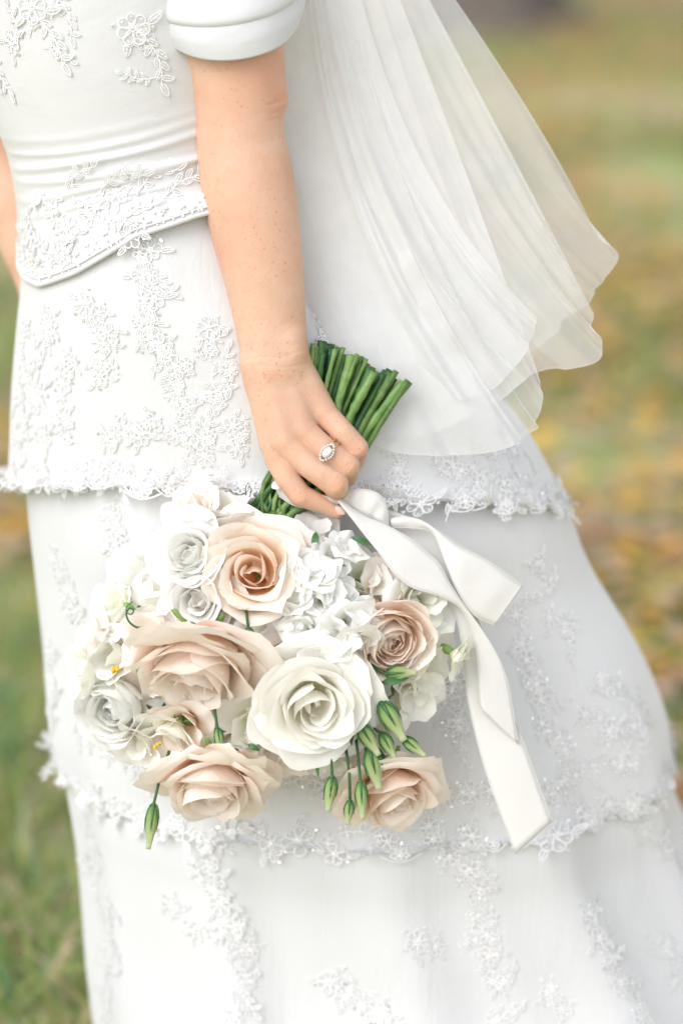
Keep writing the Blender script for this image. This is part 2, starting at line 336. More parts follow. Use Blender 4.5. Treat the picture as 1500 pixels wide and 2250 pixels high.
def tree():
    r = ray(1075, 66); t = -CAM.z / r.z; b = CAM + r * t
    root = tag(link('tree', None, None, Matrix.Translation(b)), 'grey brown tree trunk standing far behind the veil', 'tree')
    mb = MB(); nu = 28; hts = [-0.1, 0.0, 0.06, 0.15, 0.35, 0.8, 1.6, 2.8, 4.2, 5.5]; rr = [0.60, 0.52, 0.42, 0.34, 0.285, 0.26, 0.245, 0.22, 0.17, 0.09]
    V = []
    for j, (h, q) in enumerate(zip(hts, rr)):
        for i in range(nu):
            a = 6.283 * i / nu; f = 1 + 0.22 * max(0, 0.5 - h) * math.cos(5 * a + 0.7) + 0.05 * math.cos(9 * a + j) + 0.03 * math.sin(13 * a)
            V.append((b.x + 0.05 * h + q * f * math.cos(a), b.y + q * f * math.sin(a), b.z + h))
    mb.add(V, grid_faces(nu, len(hts), True)); rnd = random.Random(5); tips = []
    for k in range(9):
        z0 = rnd.uniform(2.6, 5.2); a = k * 2.4; L = rnd.uniform(1.4, 2.4); p0 = Vector((b.x + .05 * z0, b.y, b.z + z0))
        P = [p0 + Vector((math.cos(a) * L * s, math.sin(a) * L * s, 0.5 * L * s + 0.2 * math.sin(3 * s))) for s in (0, .3, .6, 1)]
        mb.tube(P, [0.10, .07, .045, .02], 8); tips += P[1:]
    bark = green_mat('bark', (0.085, 0.068, 0.058), (0.17, 0.145, 0.125), 0.0, 0.9, 9)
    link('trunk', mb.build('trunk', [bark]), root)
    V, F = [], []
    for k in range(2000):
        c = rnd.choice(tips) + Vector([rnd.gauss(0, .42) for _ in range(3)]); s = rnd.uniform(.05, .09); d = Vector([rnd.gauss(0, 1) for _ in range(3)]).normalized(); e = d.orthogonal().normalized(); o = len(V)
        V += [c - d * s, c + e * s * .5, c + d * s, c - e * s * .5]; F.append((o, o + 1, o + 2, o + 3))
    link('crown', mesh('crown', V, F, M_leaf, False), root)
tree()

# ------------------------------------------------------------------ person: skin surface from a signed distance field
def surface_nets(f, org, h):
    s = f < 0; nx, ny, nz = f.shape
    tot = np.zeros((nx - 1, ny - 1, nz - 1), np.int8)
    offs = [(i, j, k) for i in (0, 1) for j in (0, 1) for k in (0, 1)]
    for (i, j, k) in offs: tot += s[i:nx - 1 + i, j:ny - 1 + j, k:nz - 1 + k]
    cells = np.argwhere((tot > 0) & (tot < 8)); idx = -np.ones(tot.shape, np.int64); idx[tuple(cells.T)] = np.arange(len(cells))
    cv = [f[cells[:, 0] + i, cells[:, 1] + j, cells[:, 2] + k] for (i, j, k) in offs]
    acc = np.zeros((len(cells), 3)); cnt = np.zeros(len(cells))
    for a in range(8):
        for b in range(a + 1, 8):
            oa, ob = np.array(offs[a]), np.array(offs[b])
            if np.abs(oa - ob).sum() != 1: continue
            c = (cv[a] < 0) != (cv[b] < 0); t = np.where(c, cv[a] / np.where(c, cv[a] - cv[b], 1), 0)
            acc += np.where(c[:, None], oa + t[:, None] * (ob - oa), 0); cnt += c
    V = np.array(org) + (cells + acc / cnt[:, None]) * h; F = []
    for ax in range(3):
        sl0 = [slice(1, -1)] * 3; sl1 = [slice(1, -1)] * 3; sl0[ax] = slice(0, -1); sl1[ax] = slice(1, None)
        a = s[tuple(sl0)]; b = s[tuple(sl1)]; e = np.argwhere(a != b); flip = a[tuple(e.T)]
        base = e.copy()
        for q in range(3):
            if q != ax: base[:, q] += 1
        u, v = [q for q in range(3) if q != ax]
        def cid(du, dv):
            c = base.copy(); c[:, u] += du; c[:, v] += dv; return idx[tuple(c.T)]
        q = np.stack([cid(-1, -1), cid(0, -1), cid(0, 0), cid(-1, 0)], 1)
        if ax == 1: flip = ~flip
        q[~flip] = q[~flip][:, ::-1]; F.append(q)
    return V, np.vstack(F)
class SDF:
    def __init__(s, lo, hi, h):
        s.lo = np.array(lo, float); s.h = h; s.n = np.ceil((np.array(hi) - s.lo) / h).astype(int) + 1
        s.ax = [(s.lo[i] + np.arange(s.n[i]) * h).astype(np.float32) for i in range(3)]
    def new(s): return np.full(tuple(s.n), 1e3, np.float32)
    def cone(s, f, a, b, ra, rb, k=0.0, zs=1.0, sub=False):
        a, b = np.array(a, float), np.array(b, float); m = max(ra, rb) * max(1, zs) + k + 3 * s.h
        lo = np.maximum(0, ((np.minimum(a, b) - m - s.lo) / s.h).astype(int)); hi = np.minimum(s.n, ((np.maximum(a, b) + m - s.lo) / s.h).astype(int) + 2)
        if (hi <= lo).any(): return
        sl = tuple(slice(l, u) for l, u in zip(lo, hi))
        X = s.ax[0][sl[0]][:, None, None] - a[0]; Y = s.ax[1][sl[1]][None, :, None] - a[1]; Z = (s.ax[2][sl[2]][None, None, :] - a[2]) / zs
        d = b - a; d = d * np.array([1, 1, 1 / zs]); L2 = max(1e-6, (d * d).sum())
        t = np.clip((X * d[0] + Y * d[1] + Z * d[2]) / L2, 0, 1)
        D = np.sqrt((X - t * d[0]) ** 2 + (Y - t * d[1]) ** 2 + (Z - t * d[2]) ** 2) - (ra + t * (rb - ra))
        if zs < 1: D = D * (0.5 + 0.5 * zs)
        g = f[sl]
        if sub:
            D = -D; hh = np.maximum(k - np.abs(g - D), 0) / max(k, 1e-6); f[sl] = np.maximum(g, D) + hh * hh * k / 4
        else: f[sl] = smin(g, D, k)
def smin(a, b, k):
    if k <= 0: return np.minimum(a, b)
    h = np.maximum(k - np.abs(a - b), 0) / k
    return np.minimum(a, b) - h * h * k / 4

FING = {   # joints in photo pixels + depth, with radii
    'pinky':  [(714, 910, -16, 28), (752, 948, -4, 25.5), (784, 984, -10, 25), (780, 1010, -66, 22), (740, 1006, -104, 18)],
    'ring':   [(670, 950, 0, 30), (718, 990, 8, 26.5), (764, 1022, 6, 26), (762, 1046, -62, 23), (718, 1040, -106, 19)],
    'middle': [(630, 976, 6, 32), (682, 1024, 16, 29), (737, 1064, 16, 28.5), (740, 1086, -60, 25), (696, 1078, -108, 20)],
    'index':  [(607, 1003, -6, 29), (632, 1052, 2, 26.5), (660, 1088, 0, 25.5), (704, 1107, -8, 20.5), (739, 1125, -14, 15.5)],
}
def Lp(x, y, z):
    v = Vector((x, y, z)) - FOC; d = v.dot(NV) / K; q = (D0 - d * K) / D0
    return (750 + v.dot(RV) / (K * q), 1125 - v.dot(UV_) / (K * q), d), 1 / (K * q)
def body():
    S = SDF((300, -130, -190), (860, 1170, 190), 2.6)
    arm = S.new()
    st = [(470, -120, 20, 150, .95), (492, 20, 24, 134, .93), (512, 120, 22, 113, .92), (522, 190, 18, 105, .9), (526, 250, 14, 98, .9), (529, 310, 10, 98, .88), (539, 370, 8, 102, .86), (550, 440, 6, 102, .84), (563, 515, 4, 97, .82), (579, 600, 2, 89, .79), (590, 680, 0, 80.5, .75), (599, 745, 0, 75.5, .70), (603, 790, 0, 74, .66)]
    P = np.array(st, float); d = cr(P, 140)
    for q0, q1 in zip(d[:-1], d[1:]):
        S.cone(arm, q0[:3], q1[:3], q0[3], q1[3], 0, q0[4])
    S.cone(arm, (592, 205, 30), (600, 222, 28), 36, 30, 22)                 # point of the elbow
    S.cone(arm, (652, 262, 40), (628, 255, 78), 26, 12, 18, 1, True)        # crease below it
    S.cone(arm, (640, 745, 26), (648, 772, 24), 22, 20, 26)                 # ulna head
    palm = S.new()
    for (w, m, rw, rm) in (((568, 800, -6), (600, 975, -5), 38, 31), ((590, 800, -2), (624, 962, 6), 40, 33), ((618, 800, -4), (662, 936, 0), 40, 32), ((643, 798, -10), (706, 896, -15), 38, 29)):
        S.cone(palm, w, m, rw, rm, 18)
    S.cone(palm, (575, 840, -34), (612, 940, -62), 36, 34, 24)              # ball of the thumb, palm side
    S.cone(palm, (655, 830, -30), (716, 920, -56), 34, 26, 24)              # heel of the hand
    fing = S.new()
    for nm, J in FING.items():
        f = S.new()
        for i in range(len(J) - 1):
            S.cone(f, J[i][:3], J[i + 1][:3], J[i][3], J[i + 1][3], 0)
        j = J[2]; S.cone(f, (j[0] - 3, j[1] - 4, j[2] + 3), (j[0] + 1, j[1] + 1, j[2] + 2), j[3] * .94, j[3] * .94, 3)
        fing = smin(fing, f, 1.0)
    for a, b, ra, rb in (((612, 940, -66), (640, 1010, -100), 30, 26), ((640, 1010, -100), (676, 1056, -118), 26, 21)):
        S.cone(fing, a, b, ra, rb, 6)
    hand = smin(palm, fing, 7)
    for nm in ('index', 'middle', 'ring', 'pinky'):                         # knuckles under the skin
        j = FING[nm][0]; S.cone(hand, (j[0] - 10, j[1] - 10, j[2] + j[3] * .40), (j[0] - 2, j[1] - 2, j[2] + j[3] * .42), j[3] * .54, j[3] * .54, 9)
    f = smin(arm, hand, 16)
    V, F = surface_nets(f, S.lo, S.h)
    # torso and the far arm, coarser, hidden by the dress for the most part
    T = SDF((-330, -1620, -960), (760, 900, 470), 12.0); t = T.new()
    for a, b, ra, rb in (((300, 60, -470), (350, 330, -500), 250, 240), ((350, 330, -500), (400, 620, -500), 240, 260)):
        T.cone(t, a, b, ra, rb, 40)
    for a, b, ra, rb in (((-.19, .2, 1.05), (-.215, .2, 1.30), .095, .098), ((-.215, .10, 1.335), (-.215, .30, 1.335), .062, .062), ((-.215, .2, 1.36), (-.235, .2, 1.48), .062, .050), ((-.245, .2, 1.60), (-.262, .2, 1.60), .088, .086), ((-.27, .2, 1.56), (-.305, .2, 1.522), .066, .034), ((-.348, .2, 1.573), (-.336, .2, 1.60), .013, .008), ((-.245, .112, 1.575), (-.245, .112, 1.60), .018, .022), ((-.245, .288, 1.575), (-.245, .288, 1.60), .018, .022), ((-.325, .2, 1.547), (-.322, .2, 1.540), .014, .013)):
        pa, ka = Lp(*a); pb, kb = Lp(*b); T.cone(t, pa, pb, ra * ka, rb * kb, 22)
    T.cone(t, Lp(-.21, .09, 1.33)[0], (470, -110, 10), 165, 140, 40)
    T.cone(t, Lp(-.21, .31, 1.33)[0], (150, -320, -700), 165, 140, 40)
    for a, b, ra, rb in (((150, -320, -700), (-60, 60, -720), 130, 105), ((-60, 60, -720), (-72, 270, -700), 105, 88), ((-72, 270, -700), (30, 440, -670), 88, 76), ((30, 440, -670), (108, 640, -650), 76, 60), ((108, 640, -650), (170, 790, -640), 60, 52), ((170, 790, -640), (230, 880, -620), 60, 40)):
        T.cone(t, a, b, ra, rb, 20)
    V2, F2 = surface_nets(t, T.lo, T.h)
    for nm, J in FING.items():                                              # creases over the middle knuckles
        j = np.array(J[2][:3], float); d = j - np.array(J[0][:3], float); d[2] = 0; d /= np.linalg.norm(d); q = V - j; al = q[:, 0] * d[0] + q[:, 1] * d[1]; la = -q[:, 0] * d[1] + q[:, 1] * d[0]
        m = (np.abs(al) < 30) & (np.abs(la) < 30) & (q[:, 2] > 2)
        for c0, am in ((-15, 1.0), (-8, 2.0), (-1, 2.4), (6, 1.8)): V[:, 2] -= m * am * np.exp(-((al - c0 + .010 * la * la * np.sign(c0 + 4)) / 2.3) ** 2) * np.exp(-(la / 15) ** 2)
    for (x0, y0, x1, y1, am) in ((530, 795, 676, 770, .9), (532, 808, 690, 800, .8), (600, 250, 630, 238, 3.5), (585, 232, 628, 226, 2.0), (590, 266, 625, 262, 2.5)):   # wrist and elbow lines
        e = np.array([x1 - x0, y1 - y0], float); L = np.linalg.norm(e); e /= L; q = V[:, :2] - np.array([x0, y0]); al = q @ e; la = -q[:, 0] * e[1] + q[:, 1] * e[0]
        V[:, 2] -= (V[:, 2] > 5) * am * np.exp(-((la + 4 * np.sin(al * .05)) / 2.6) ** 2) * sstep(al, -8, 12) * (1 - sstep(al, L - 12, L + 8))
    allV = np.vstack([V, V2]); allF = np.vstack([F, F2 + len(V)])
    me = mesh('person', Wn(allV), allF[:, ::-1].tolist(), M_skin)
    fl = np.zeros(len(allV), np.float32)
    spots = [(j[2][0], j[2][1], j[2][2] + 20, 26, .35) for j in FING.values()] + [(j[4][0], j[4][1], j[4][2], 26, .40) for j in FING.values()] + [(j[0][0], j[0][1], j[0][2] + 30, 40, .16) for j in FING.values()] + [(664, 1084, 20, 40, .30), (585, 165, 100, 120, .38), (605, 225, 70, 60, .4), (560, 480, 85, 180, .16), (596, 828, 45, 16, .45), (585, 921, 30, 7, .5), (606, 822, 45, 9, .4), (575, 480, 80, 130, .12)]  # elbow spots tint in the shading there along with the browner skin
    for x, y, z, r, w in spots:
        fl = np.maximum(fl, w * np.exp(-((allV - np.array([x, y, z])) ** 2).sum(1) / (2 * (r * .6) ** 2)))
    at = me.attributes.new('flush_shade', 'FLOAT', 'POINT'); at.data.foreach_set('value', fl)
    o = link('person', me)
    md = o.modifiers.new('smooth', 'SMOOTH'); md.factor = 0.5; md.iterations = 2
    tag(o, 'bride in a beaded white gown, one bare arm lowered, holding a hanging bouquet', 'person')
    return o
person = body()
# fingernail of the forefinger
mb = MB(); c = np.array([746, 1122, 1.5]); V = []
for j in range(7):
    for i in range(7):
        u, v = i / 3 - 1, j / 3 - 1
        q = 1 - 0.25 * (u * u * v * v); x = u * 13 * q; y = v * 8.5 * q
        V.append(W(c[0] + x * .87 - y * .5, c[1] + x * .5 + y * .87, c[2] + 2.5 - 3.5 * v * v - 2.5 * u * u))
mb.add(V, grid_faces(7, 7)); link('fingernail', mb.build('fingernail', [M_nail]), person)

# hair gathered to a low knot, and the eyes
H = SDF((-400, -1850, -760), (620, -500, 700), 14.0); hf = H.new()
for a, b, ra, rb in (((-.228, .2, 1.625), (-.236, .2, 1.60), .100, .096), ((-.16, .2, 1.59), (-.135, .2, 1.575), .052, .050)):
    pa, ka = Lp(*a); pb, kb = Lp(*b); H.cone(hf, pa, pb, ra * ka, rb * kb, 20)
pa, ka = Lp(-.345, .2, 1.555); H.cone(hf, pa, Lp(-.33, .2, 1.60)[0], .078 * ka, .070 * ka, 14, 1, True)
hv, hF = surface_nets(hf, H.lo, H.h)
link('hair', mesh('hair', Wn(hv), hF[:, ::-1].tolist(), green_mat('hair_brown', (0.10, 0.055, 0.03), (0.20, 0.12, 0.07), 0.0, .45, 40)), person)
for yy in (.165, .235):
    mb = MB(); mb.bead((-.330, yy, 1.592), .011, 0); mb.bead((-.339, yy, 1.592), .004, 1); link('eye', mb.build('eye', [M_bead, M_stem]), person)

# ------------------------------------------------------------------ dress: horizontal rings lofted in world space
YC = 0.20
def rings(rows, n_rows, nseg, fold=None, zoff=None, grow=0.0):
    """rows: (py, left px, right px, half depth m) -> (n_rows, nseg, 3)"""
    r = cr(np.array(rows, float), n_rows); th = np.linspace(0, 2 * math.pi, nseg, endpoint=False); out = np.zeros((n_rows, nseg, 3))
    for j, (py, L, R, b) in enumerate(r):
        pl, pr = at_plane(L, py, YC), at_plane(R, py, YC); xc, a = (pl.x + pr.x) / 2, (pr.x - pl.x) / 2 + grow; bb = b + grow; v = j / (n_rows - 1)
        k = 1 + (fold(th, v) if fold else 0)
        out[j, :, 0] = xc + a * np.cos(th) * (1 + (k - 1) * 0.35); out[j, :, 1] = YC + bb * np.sin(th) * k
        out[j, :, 2] = (pl.z + pr.z) / 2 + (zoff(th, v) if zoff else 0)
    return out
def loft(name, P, m, parent, solid=0.0):
    n, k, _ = P.shape
    me = mesh(name, P.reshape(-1, 3), [f[::-1] for f in grid_faces(k, n, True)], m)
    return link(name, me, parent)
front = lambda th: np.maximum(0, -np.sin(th))
# bodice -----------------------------------------------------------
BOD = [(-330, -150, 560, .115), (-180, -120, 590, .125), (-40, -90, 600, .130), (120, -50, 610, .130), (250, -12, 615, .126), (330, 18, 625, .126), (420, 36, 650, .130), (500, 42, 680, .136), (580, 44, 710, .142)]
def bod_fold(th, v):
    z = 0.0
    x = np.cos(th)
    for c, a, w, sl in ((0.565, .013, .010, .17), (0.610, .020, .012, .20), (0.655, .017, .011, .15), (0.70, .016, .012, .22), (0.750, .011, .012, .20), (.520, .006, .010, .13)):
        d = v - (c - sl * (x + 0.55) * 0.55); z = z + 1.0 * a * np.exp(-(d / w) ** 2) * sstep(-np.sin(th), .1, .6)
    return z
def bod_z(th, v):
    # pointed basque: lowest at the front centre (far left of the picture), rising towards the hip
    x = np.cos(th); rise = np.interp(x, [-1, -.92, -.80, -.53, -.14, .23, .6, 1], [.006, .000, .000, .019, .054, .070, .080, .080])
    return sstep(np.array(v), .62, 1.0) * rise
PB_ = rings(BOD, 150, 320, bod_fold, bod_z)
bodice = loft('bodice', PB_, M_satin, person)
# skirt layers -----------------------------------------------------
def wav(th, ph, sharp=2.0):
    w = 0.5 + 0.5 * np.cos(th + ph); return w ** sharp
def ridge(th, c, wl, wr):
    d = (th - c + math.pi) % (2 * math.pi) - math.pi
    return np.where(d < 0, np.exp(-(d / wl) ** 2), np.exp(-(d / wr) ** 2))
def folds(th, g):
    # g: 0 at the waist .. 1 at the ground; soft gores that open out as they fall
    A = sstep(np.array(g), .05, .9); z = 0
    for c, dr, wl, wr, a in ((5.22, .36, .26, .10, .075), (4.72, .06, .20, .16, .045), (4.22, -.06, .22, .12, .050), (3.82, -.16, .14, .16, .040), (5.75, .20, .16, .12, .055), (3.35, -.1, .16, .16, .035), (.25, .1, .2, .2, .05), (.9, 0, .2, .2, .05), (1.6, 0, .2, .2, .05), (2.3, 0, .2, .2, .05), (2.9, 0, .16, .2, .04)):
        z = z + a * ridge(th, c + dr * (g - .35), wl, wr)
    return A * (z - .028) * 2.1 + A * (.008 * np.cos(23 * th + 5 * g) + .010 * np.cos(13 * th - 3 * g))
def fold_a(th, v): return folds(th, .02 + .33 * v)
def fold_b(th, v): return folds(th, .22 + .36 * v)
def fold_c(th, v): return folds(th, .46 + .54 * v)
scal = lambda th, n, a: a * np.abs(np.sin(n * th / 2))
T1 = [(330, 60, 640, .118), (450, 60, 690, .134), (560, 52, 760, .144), (640, 46, 850, .150), (740, 36, 960, .154), (850, 27, 1080, .158), (950, 24, 1165, .160), (1010, 23, 1205, .162), (1060, 22, 1235, .1640), (1090, 18, 1248, .1665)]
T2 = [(780, 62, 960, .148), (900, 62, 1080, .153), (1000, 62, 1180, .158), (1100, 62, 1242, .1648), (1250, 78, 1300, .168), (1400, 94, 1390, .182), (1500, 101, 1440, .192), (1580, 108, 1470, .200), (1640, 122, 1482, .207), (1672, 132, 1484, .212)]
T3 = [(1350, 125, 1330, .172), (1500, 135, 1405, .187), (1600, 138, 1456, .2005), (1700, 146, 1480, .2115), (1770, 158, 1494, .2155), (1850, 170, 1530, .2225), (1960, 180, 1590, .232), (2080, 190, 1660, .248), (2250, 212, 1760, .27), (2450, 235, 1900, .30), (2700, 250, 2050, .335), (2880, 258, 2130, .36)]
def z1(th, v): return sstep(np.array(v), .5, 1.0) * (0.052 * front(th) ** 1.2 - 0.012 * np.cos(th)) + (v > .9) * 0 + sstep(np.array(v), .93, 1.0) * scal(th, 34, .007)
def z2(th, v): return sstep(np.array(v), .5, 1.0) * 0.004 * front(th) + sstep(np.array(v), .94, 1.0) * scal(th, 30, .008)
P3 = rings(T3, 130, 360, fold_c); P2 = rings(T2, 110, 420, fold_b, z2); P1 = rings(T1, 110, 420, fold_a, z1)
P3[-1, :, 2] = np.maximum(P3[-1, :, 2], 0.02); P3[..., 2] = np.maximum(P3[..., 2], 0.012)
skirt = loft('skirt', P3, M_skirt, person)
tier2 = loft('middle_tier', P2, M_skirt, person)
tier1 = loft('upper_tier', P1, M_skirt, person)
for o in (tier1, tier2):
    md = o.modifiers.new('thick', 'SOLIDIFY'); md.thickness = 0.0015; md.offset = -1
# piping and crystal band along the basque --------------------------
mb = MB(); e = PB_[-1]; mb.tube([tuple(p) for p in e], 0.0022, 8, closed=True)
mb.tube([tuple(PB_[-4][i] + (PB_[-4][i] - np.array([PB_[-4][:, 0].mean(), YC, PB_[-4][i][2]])) * 0.006) for i in range(320)], 0.0009, 6, closed=True)
link('piping', mb.build('piping', [M_satin]), bodice)
BVH = {}
def bvh_of(P):
    n, k, _ = P.shape; return BVHTree.FromPolygons([Vector(p) for p in P.reshape(-1, 3)], [f[::-1] for f in grid_faces(k, n, True)])
LAYERS = [(bvh_of(PB_), bodice), (bvh_of(P1), tier1), (bvh_of(P2), tier2), (bvh_of(P3), skirt)]
def hit(px, py, off=None):
    best = None; org = CAM + (off or Vector()); d = (CAM + ray(px, py) * D0 * 1.0 - org).normalized() if off else ray(px, py).normalized()
    for b, o in LAYERS:
        l, n, i, dist = b.ray_cast(org, d)
        if l is not None and (best is None or dist < best[3]): best = (l, n if n.dot(d) < 0 else -n, o, dist)
    return best
mb = MB(); rnd = random.Random(21)
ctr = np.array([PB_[-1][:, 0].mean(), YC, 0])
for i in range(260):
    k = rnd.randrange(150, 318); j = rnd.randrange(138, 149); p = PB_[j, k]; nrm = p - np.array([ctr[0], YC, p[2]]); nrm = nrm / np.linalg.norm(nrm)
    mb.bead(p + nrm * .0008, rnd.choice([.0011, .0014, .0009]), 0, 1, 7, 5)
link('crystal_band', mb.build('crystal_band', [M_bead]), bodice)
# lace motifs -------------------------------------------------------
def leaf_shape(mb, base, ang, L, w, z=0.0008, bend=0.0, beads=False):
    n = 9; up = []; lo = []; mid = []
    for i in range(n):
        t = i / (n - 1); hw = w * math.sin(math.pi * t ** 0.8) ** 0.8; a = ang + bend * (t - .5)
        c = Vector((base[0] + math.cos(a) * L * t, base[1] + math.sin(a) * L * t, z + .0012 * math.sin(math.pi * t)))
        nx = Vector((-math.sin(a), math.cos(a), 0)); up.append(c + nx * hw); lo.append(c - nx * hw); mid.append(c + Vector((0, 0, .0009)))
    loop = up + lo[-2:0:-1]; mb.tube(loop, .00062, 5, 0, closed=True)
    V = [p - Vector((0, 0, .0003)) for p in up] + mid + [p - Vector((0, 0, .0003)) for p in lo]
    mb.add(V, grid_faces(n, 3), 1); mb.tube(mid, .0004, 4, 0)
    if beads:
        for i in (2, 4, 6): mb.bead(mid[i] + Vector((0, 0, .0006)), .0009, 2)
def flower_shape(mb, c, R, n, rnd, rot=0.0):
    for k in range(n):
        a = rot + 2 * math.pi * k / n + rnd.uniform(-.1, .1); r = R * rnd.uniform(.85, 1.1); m = 11; loop = []
        for i in range(m):
            q = 2 * math.pi * i / m; lx = r * (.56 + .44 * math.cos(q)); ly = r * .36 * math.sin(q) * (1.05 if math.cos(q) > 0 else .7)
            loop.append(Vector((c[0] + math.cos(a) * lx - math.sin(a) * ly, c[1] + math.sin(a) * lx + math.cos(a) * ly, .0010 + .0016 * (lx / R))))
        mb.tube(loop, .0007, 5, 0, closed=True)
        cc = Vector((c[0] + math.cos(a) * r * .55, c[1] + math.sin(a) * r * .55, .0007)); o = len(mb.v)
        mb.add([cc] + [p - Vector((0, 0, .0003)) for p in loop], [(0, 1 + i, 1 + (i + 1) % m) for i in range(m)], 1)
        if rnd.random() < .7: mb.bead((c[0] + math.cos(a) * r * .78, c[1] + math.sin(a) * r * .78, .0018), .0010, 2)
    for k in range(6):
        a = k * 1.05; mb.bead((c[0] + math.cos(a) * R * .2, c[1] + math.sin(a) * R * .2, .0020), .0012, 2)
    mb.bead((c[0], c[1], .0026), .0015, 3)
def sequin(mb, p, r):
    V = [(p[0], p[1], p[2] + .0006)] + [(p[0] + r * math.cos(q * .785), p[1] + r * math.sin(q * .785), p[2] + .0002 * math.sin(q * 1.7)) for q in range(8)]
    mb.add(V, [(0, 1 + i, 1 + (i + 1) % 8) for i in range(8)], 3)
LM = [M_lace, M_net, M_bead, M_seq]
def motif_flower(seed, R=.0125, n=7, leaves=3):
    r = random.Random(seed); mb = MB(); flower_shape(mb, (0, 0), R, n, r, r.random())
    if r.random() < .6: flower_shape(mb, (R * .9 * math.cos(seed), R * .9 * math.sin(seed)), R * .62, 6, r)
    for k in range(leaves):
        a = seed * 1.3 + k * 2.2 + r.uniform(-.3, .3); leaf_shape(mb, (math.cos(a) * R * .9, math.sin(a) * R * .9), a + r.uniform(-.5, .5), R * r.uniform(.8, 1.2), R * .22, bend=r.uniform(-.6, .6), beads=True)
    for k in range(3): a = r.uniform(0, 6.28); sequin(mb, (math.cos(a) * R * 1.2, math.sin(a) * R * 1.2, .0012), .0016)
    return mb.build('lace_flower', LM)
def motif_sprig(seed, L=.042):
    r = random.Random(seed); mb = MB(); P = []; b = r.choice([-1, 1]) * r.uniform(.5, 1.1)
    for i in range(9):
        t = i / 8; P.append(Vector(((t - .5) * L, b * L * .18 * math.sin(math.pi * t), .0011)))
    mb.tube(P, .0007, 5, 0)
    for i in range(1, 8):
        s = 1 if i % 2 else -1; a = s * r.uniform(.5, 1.0); leaf_shape(mb, (P[i].x, P[i].y), a, L * r.uniform(.2, .32), L * .055, bend=r.uniform(-.6, .6), beads=i % 3 == 0)
    leaf_shape(mb, (P[-1].x, P[-1].y), 0.1, L * .3, L * .06)
    for i in range(9): mb.bead(P[i] + Vector((0, 0, .0008)), .0008, 2)
    for k in range(2): sequin(mb, (P[2 + 3 * k].x, P[2 + 3 * k].y + .004 * r.choice([-1, 1]), .0014), .0017)
    return mb.build('lace_sprig', LM)
def motif_scallop(seed, L=.03):
    r = random.Random(seed); mb = MB()
    P = [Vector(((t - .5) * L, -.5 * L * math.sin(math.pi * t) * .6, .0012)) for t in np.linspace(0, 1, 12)]
    mb.tube(P, .0007, 6, 0)
    for p in P[::2]: mb.bead(p + Vector((0, 0, .001)), .0009, 2)
    for k in range(4): a = -math.pi / 2 + (k - 1.5) * .75 + 3.14; leaf_shape(mb, (0.0, .002), a, L * .38, L * .085, bend=.4)
    flower_shape(mb, (0, -.001), L * .24, 6, r)
    return mb.build('lace_scallop', LM)
MOT = {'f': [motif_flower(k, .0125 + .002 * (k % 2), 6 + k % 2, 2 + k % 3) for k in range(5)], 's': [motif_sprig(k + 10, .036 + .004 * (k % 3)) for k in range(5)], 'e': [motif_scallop(k + 30, .030) for k in range(3)]}
LZ = 0.32; rl = random.Random(99); NLACE = [0]
def lace_at(h, kind, ang, sc=1.0, name=None):
    l, n, o, _ = h
    down = Vector((0, 0, -1)); y = -(down - n * down.dot(n)).normalized(); x = y.cross(n).normalized()
    Rm = Matrix((x, y, n)).transposed().to_4x4()
    Mx = Matrix.Translation(l + n * 0.0004) @ Rm @ Matrix.Rotation(ang, 4, 'Z') @ Matrix.Diagonal((sc, sc, sc * LZ, 1))
    link({'f': 'lace_flower', 's': 'lace_sprig', 'e': 'lace_scallop'}[kind], rl.choice(MOT[kind]), o, Mx); NLACE[0] += 1
def lace(px, py, kind, ang=None, sc=1.0):
    h = hit(px, py)
    if h: lace_at(h, kind, rl.uniform(0, 6.28) if ang is None else math.radians(ang), sc)
def vine(pts, step=52, jit=16, kinds='fsfs', sc=1.0):
    P = np.array(pts, float); L = np.r_[0, np.cumsum(np.linalg.norm(np.diff(P, axis=0), axis=1))]; i = 0
    step *= .52; jit *= 1.1
    for d in np.arange(0, L[-1], step):
        x = np.interp(d, L, P[:, 0]); y = np.interp(d, L, P[:, 1]); k = kinds[i % len(kinds)]; i += 1
        lace(x + rl.uniform(-jit, jit), y + rl.uniform(-jit, jit), k, None, sc * .74 * rl.uniform(.75, 1.15))
# bodice sprays
for x, y, k, a in ((72, 14, 'f', 0), (110, 88, 's', -60), (150, 8, 's', 40), (292, 62, 'f', 30), (335, 130, 's', -70), (8, 160, 's', -70), (30, 60, 's', 100), (345, 400, 's', 30), (215, 455, 'f', 10), (180, 400, 's', 50), (270, 400, 's', 20), (60, 500, 'f', 0), (90, 430, 's', 70), (120, 540, 's', 20), (300, 480, 's', 40), (150, 500, 'f', 40), (405, 410, 's', 25), (60, 560, 's', 0), (640, 350, 'f', 0), (655, 270, 's', 60)):
    lace(x, y, k, a, .95); lace(x + rl.uniform(-34, 34), y + rl.uniform(22, 40), rl.choice('sf'), None, .7)
# upper tier
vine([(320, 560), (330, 650), (300, 720), (360, 790), (400, 880), (440, 1000)], 46, 18)
vine([(455, 715), (480, 800), (495, 905), (540, 980)], 52, 18)
vine([(200, 660), (225, 760), (240, 850)], 44, 16)
vine([(95, 680), (85, 780), (80, 880), (75, 980)], 42, 26)
vine([(60, 720), (50, 860), (45, 1000)], 50, 12)
vine([(140, 800), (130, 930)], 50, 16)
vine([(40, 1020), (140, 1040), (240, 1040), (330, 1040), (430, 1060)], 40, 14, 'fsf')
vine([(250, 960), (330, 930), (420, 960)], 48, 14)
vine([(690, 560), (700, 660), (740, 720), (760, 800)], 50, 18)
vine([(850, 940), (870, 1020), (900, 1080)], 40, 18)
vine([(940, 1000), (1010, 1030), (1090, 1060), (1170, 1080)], 42, 18)
vine([(1020, 960), (1100, 980), (1170, 1010)], 55, 22)
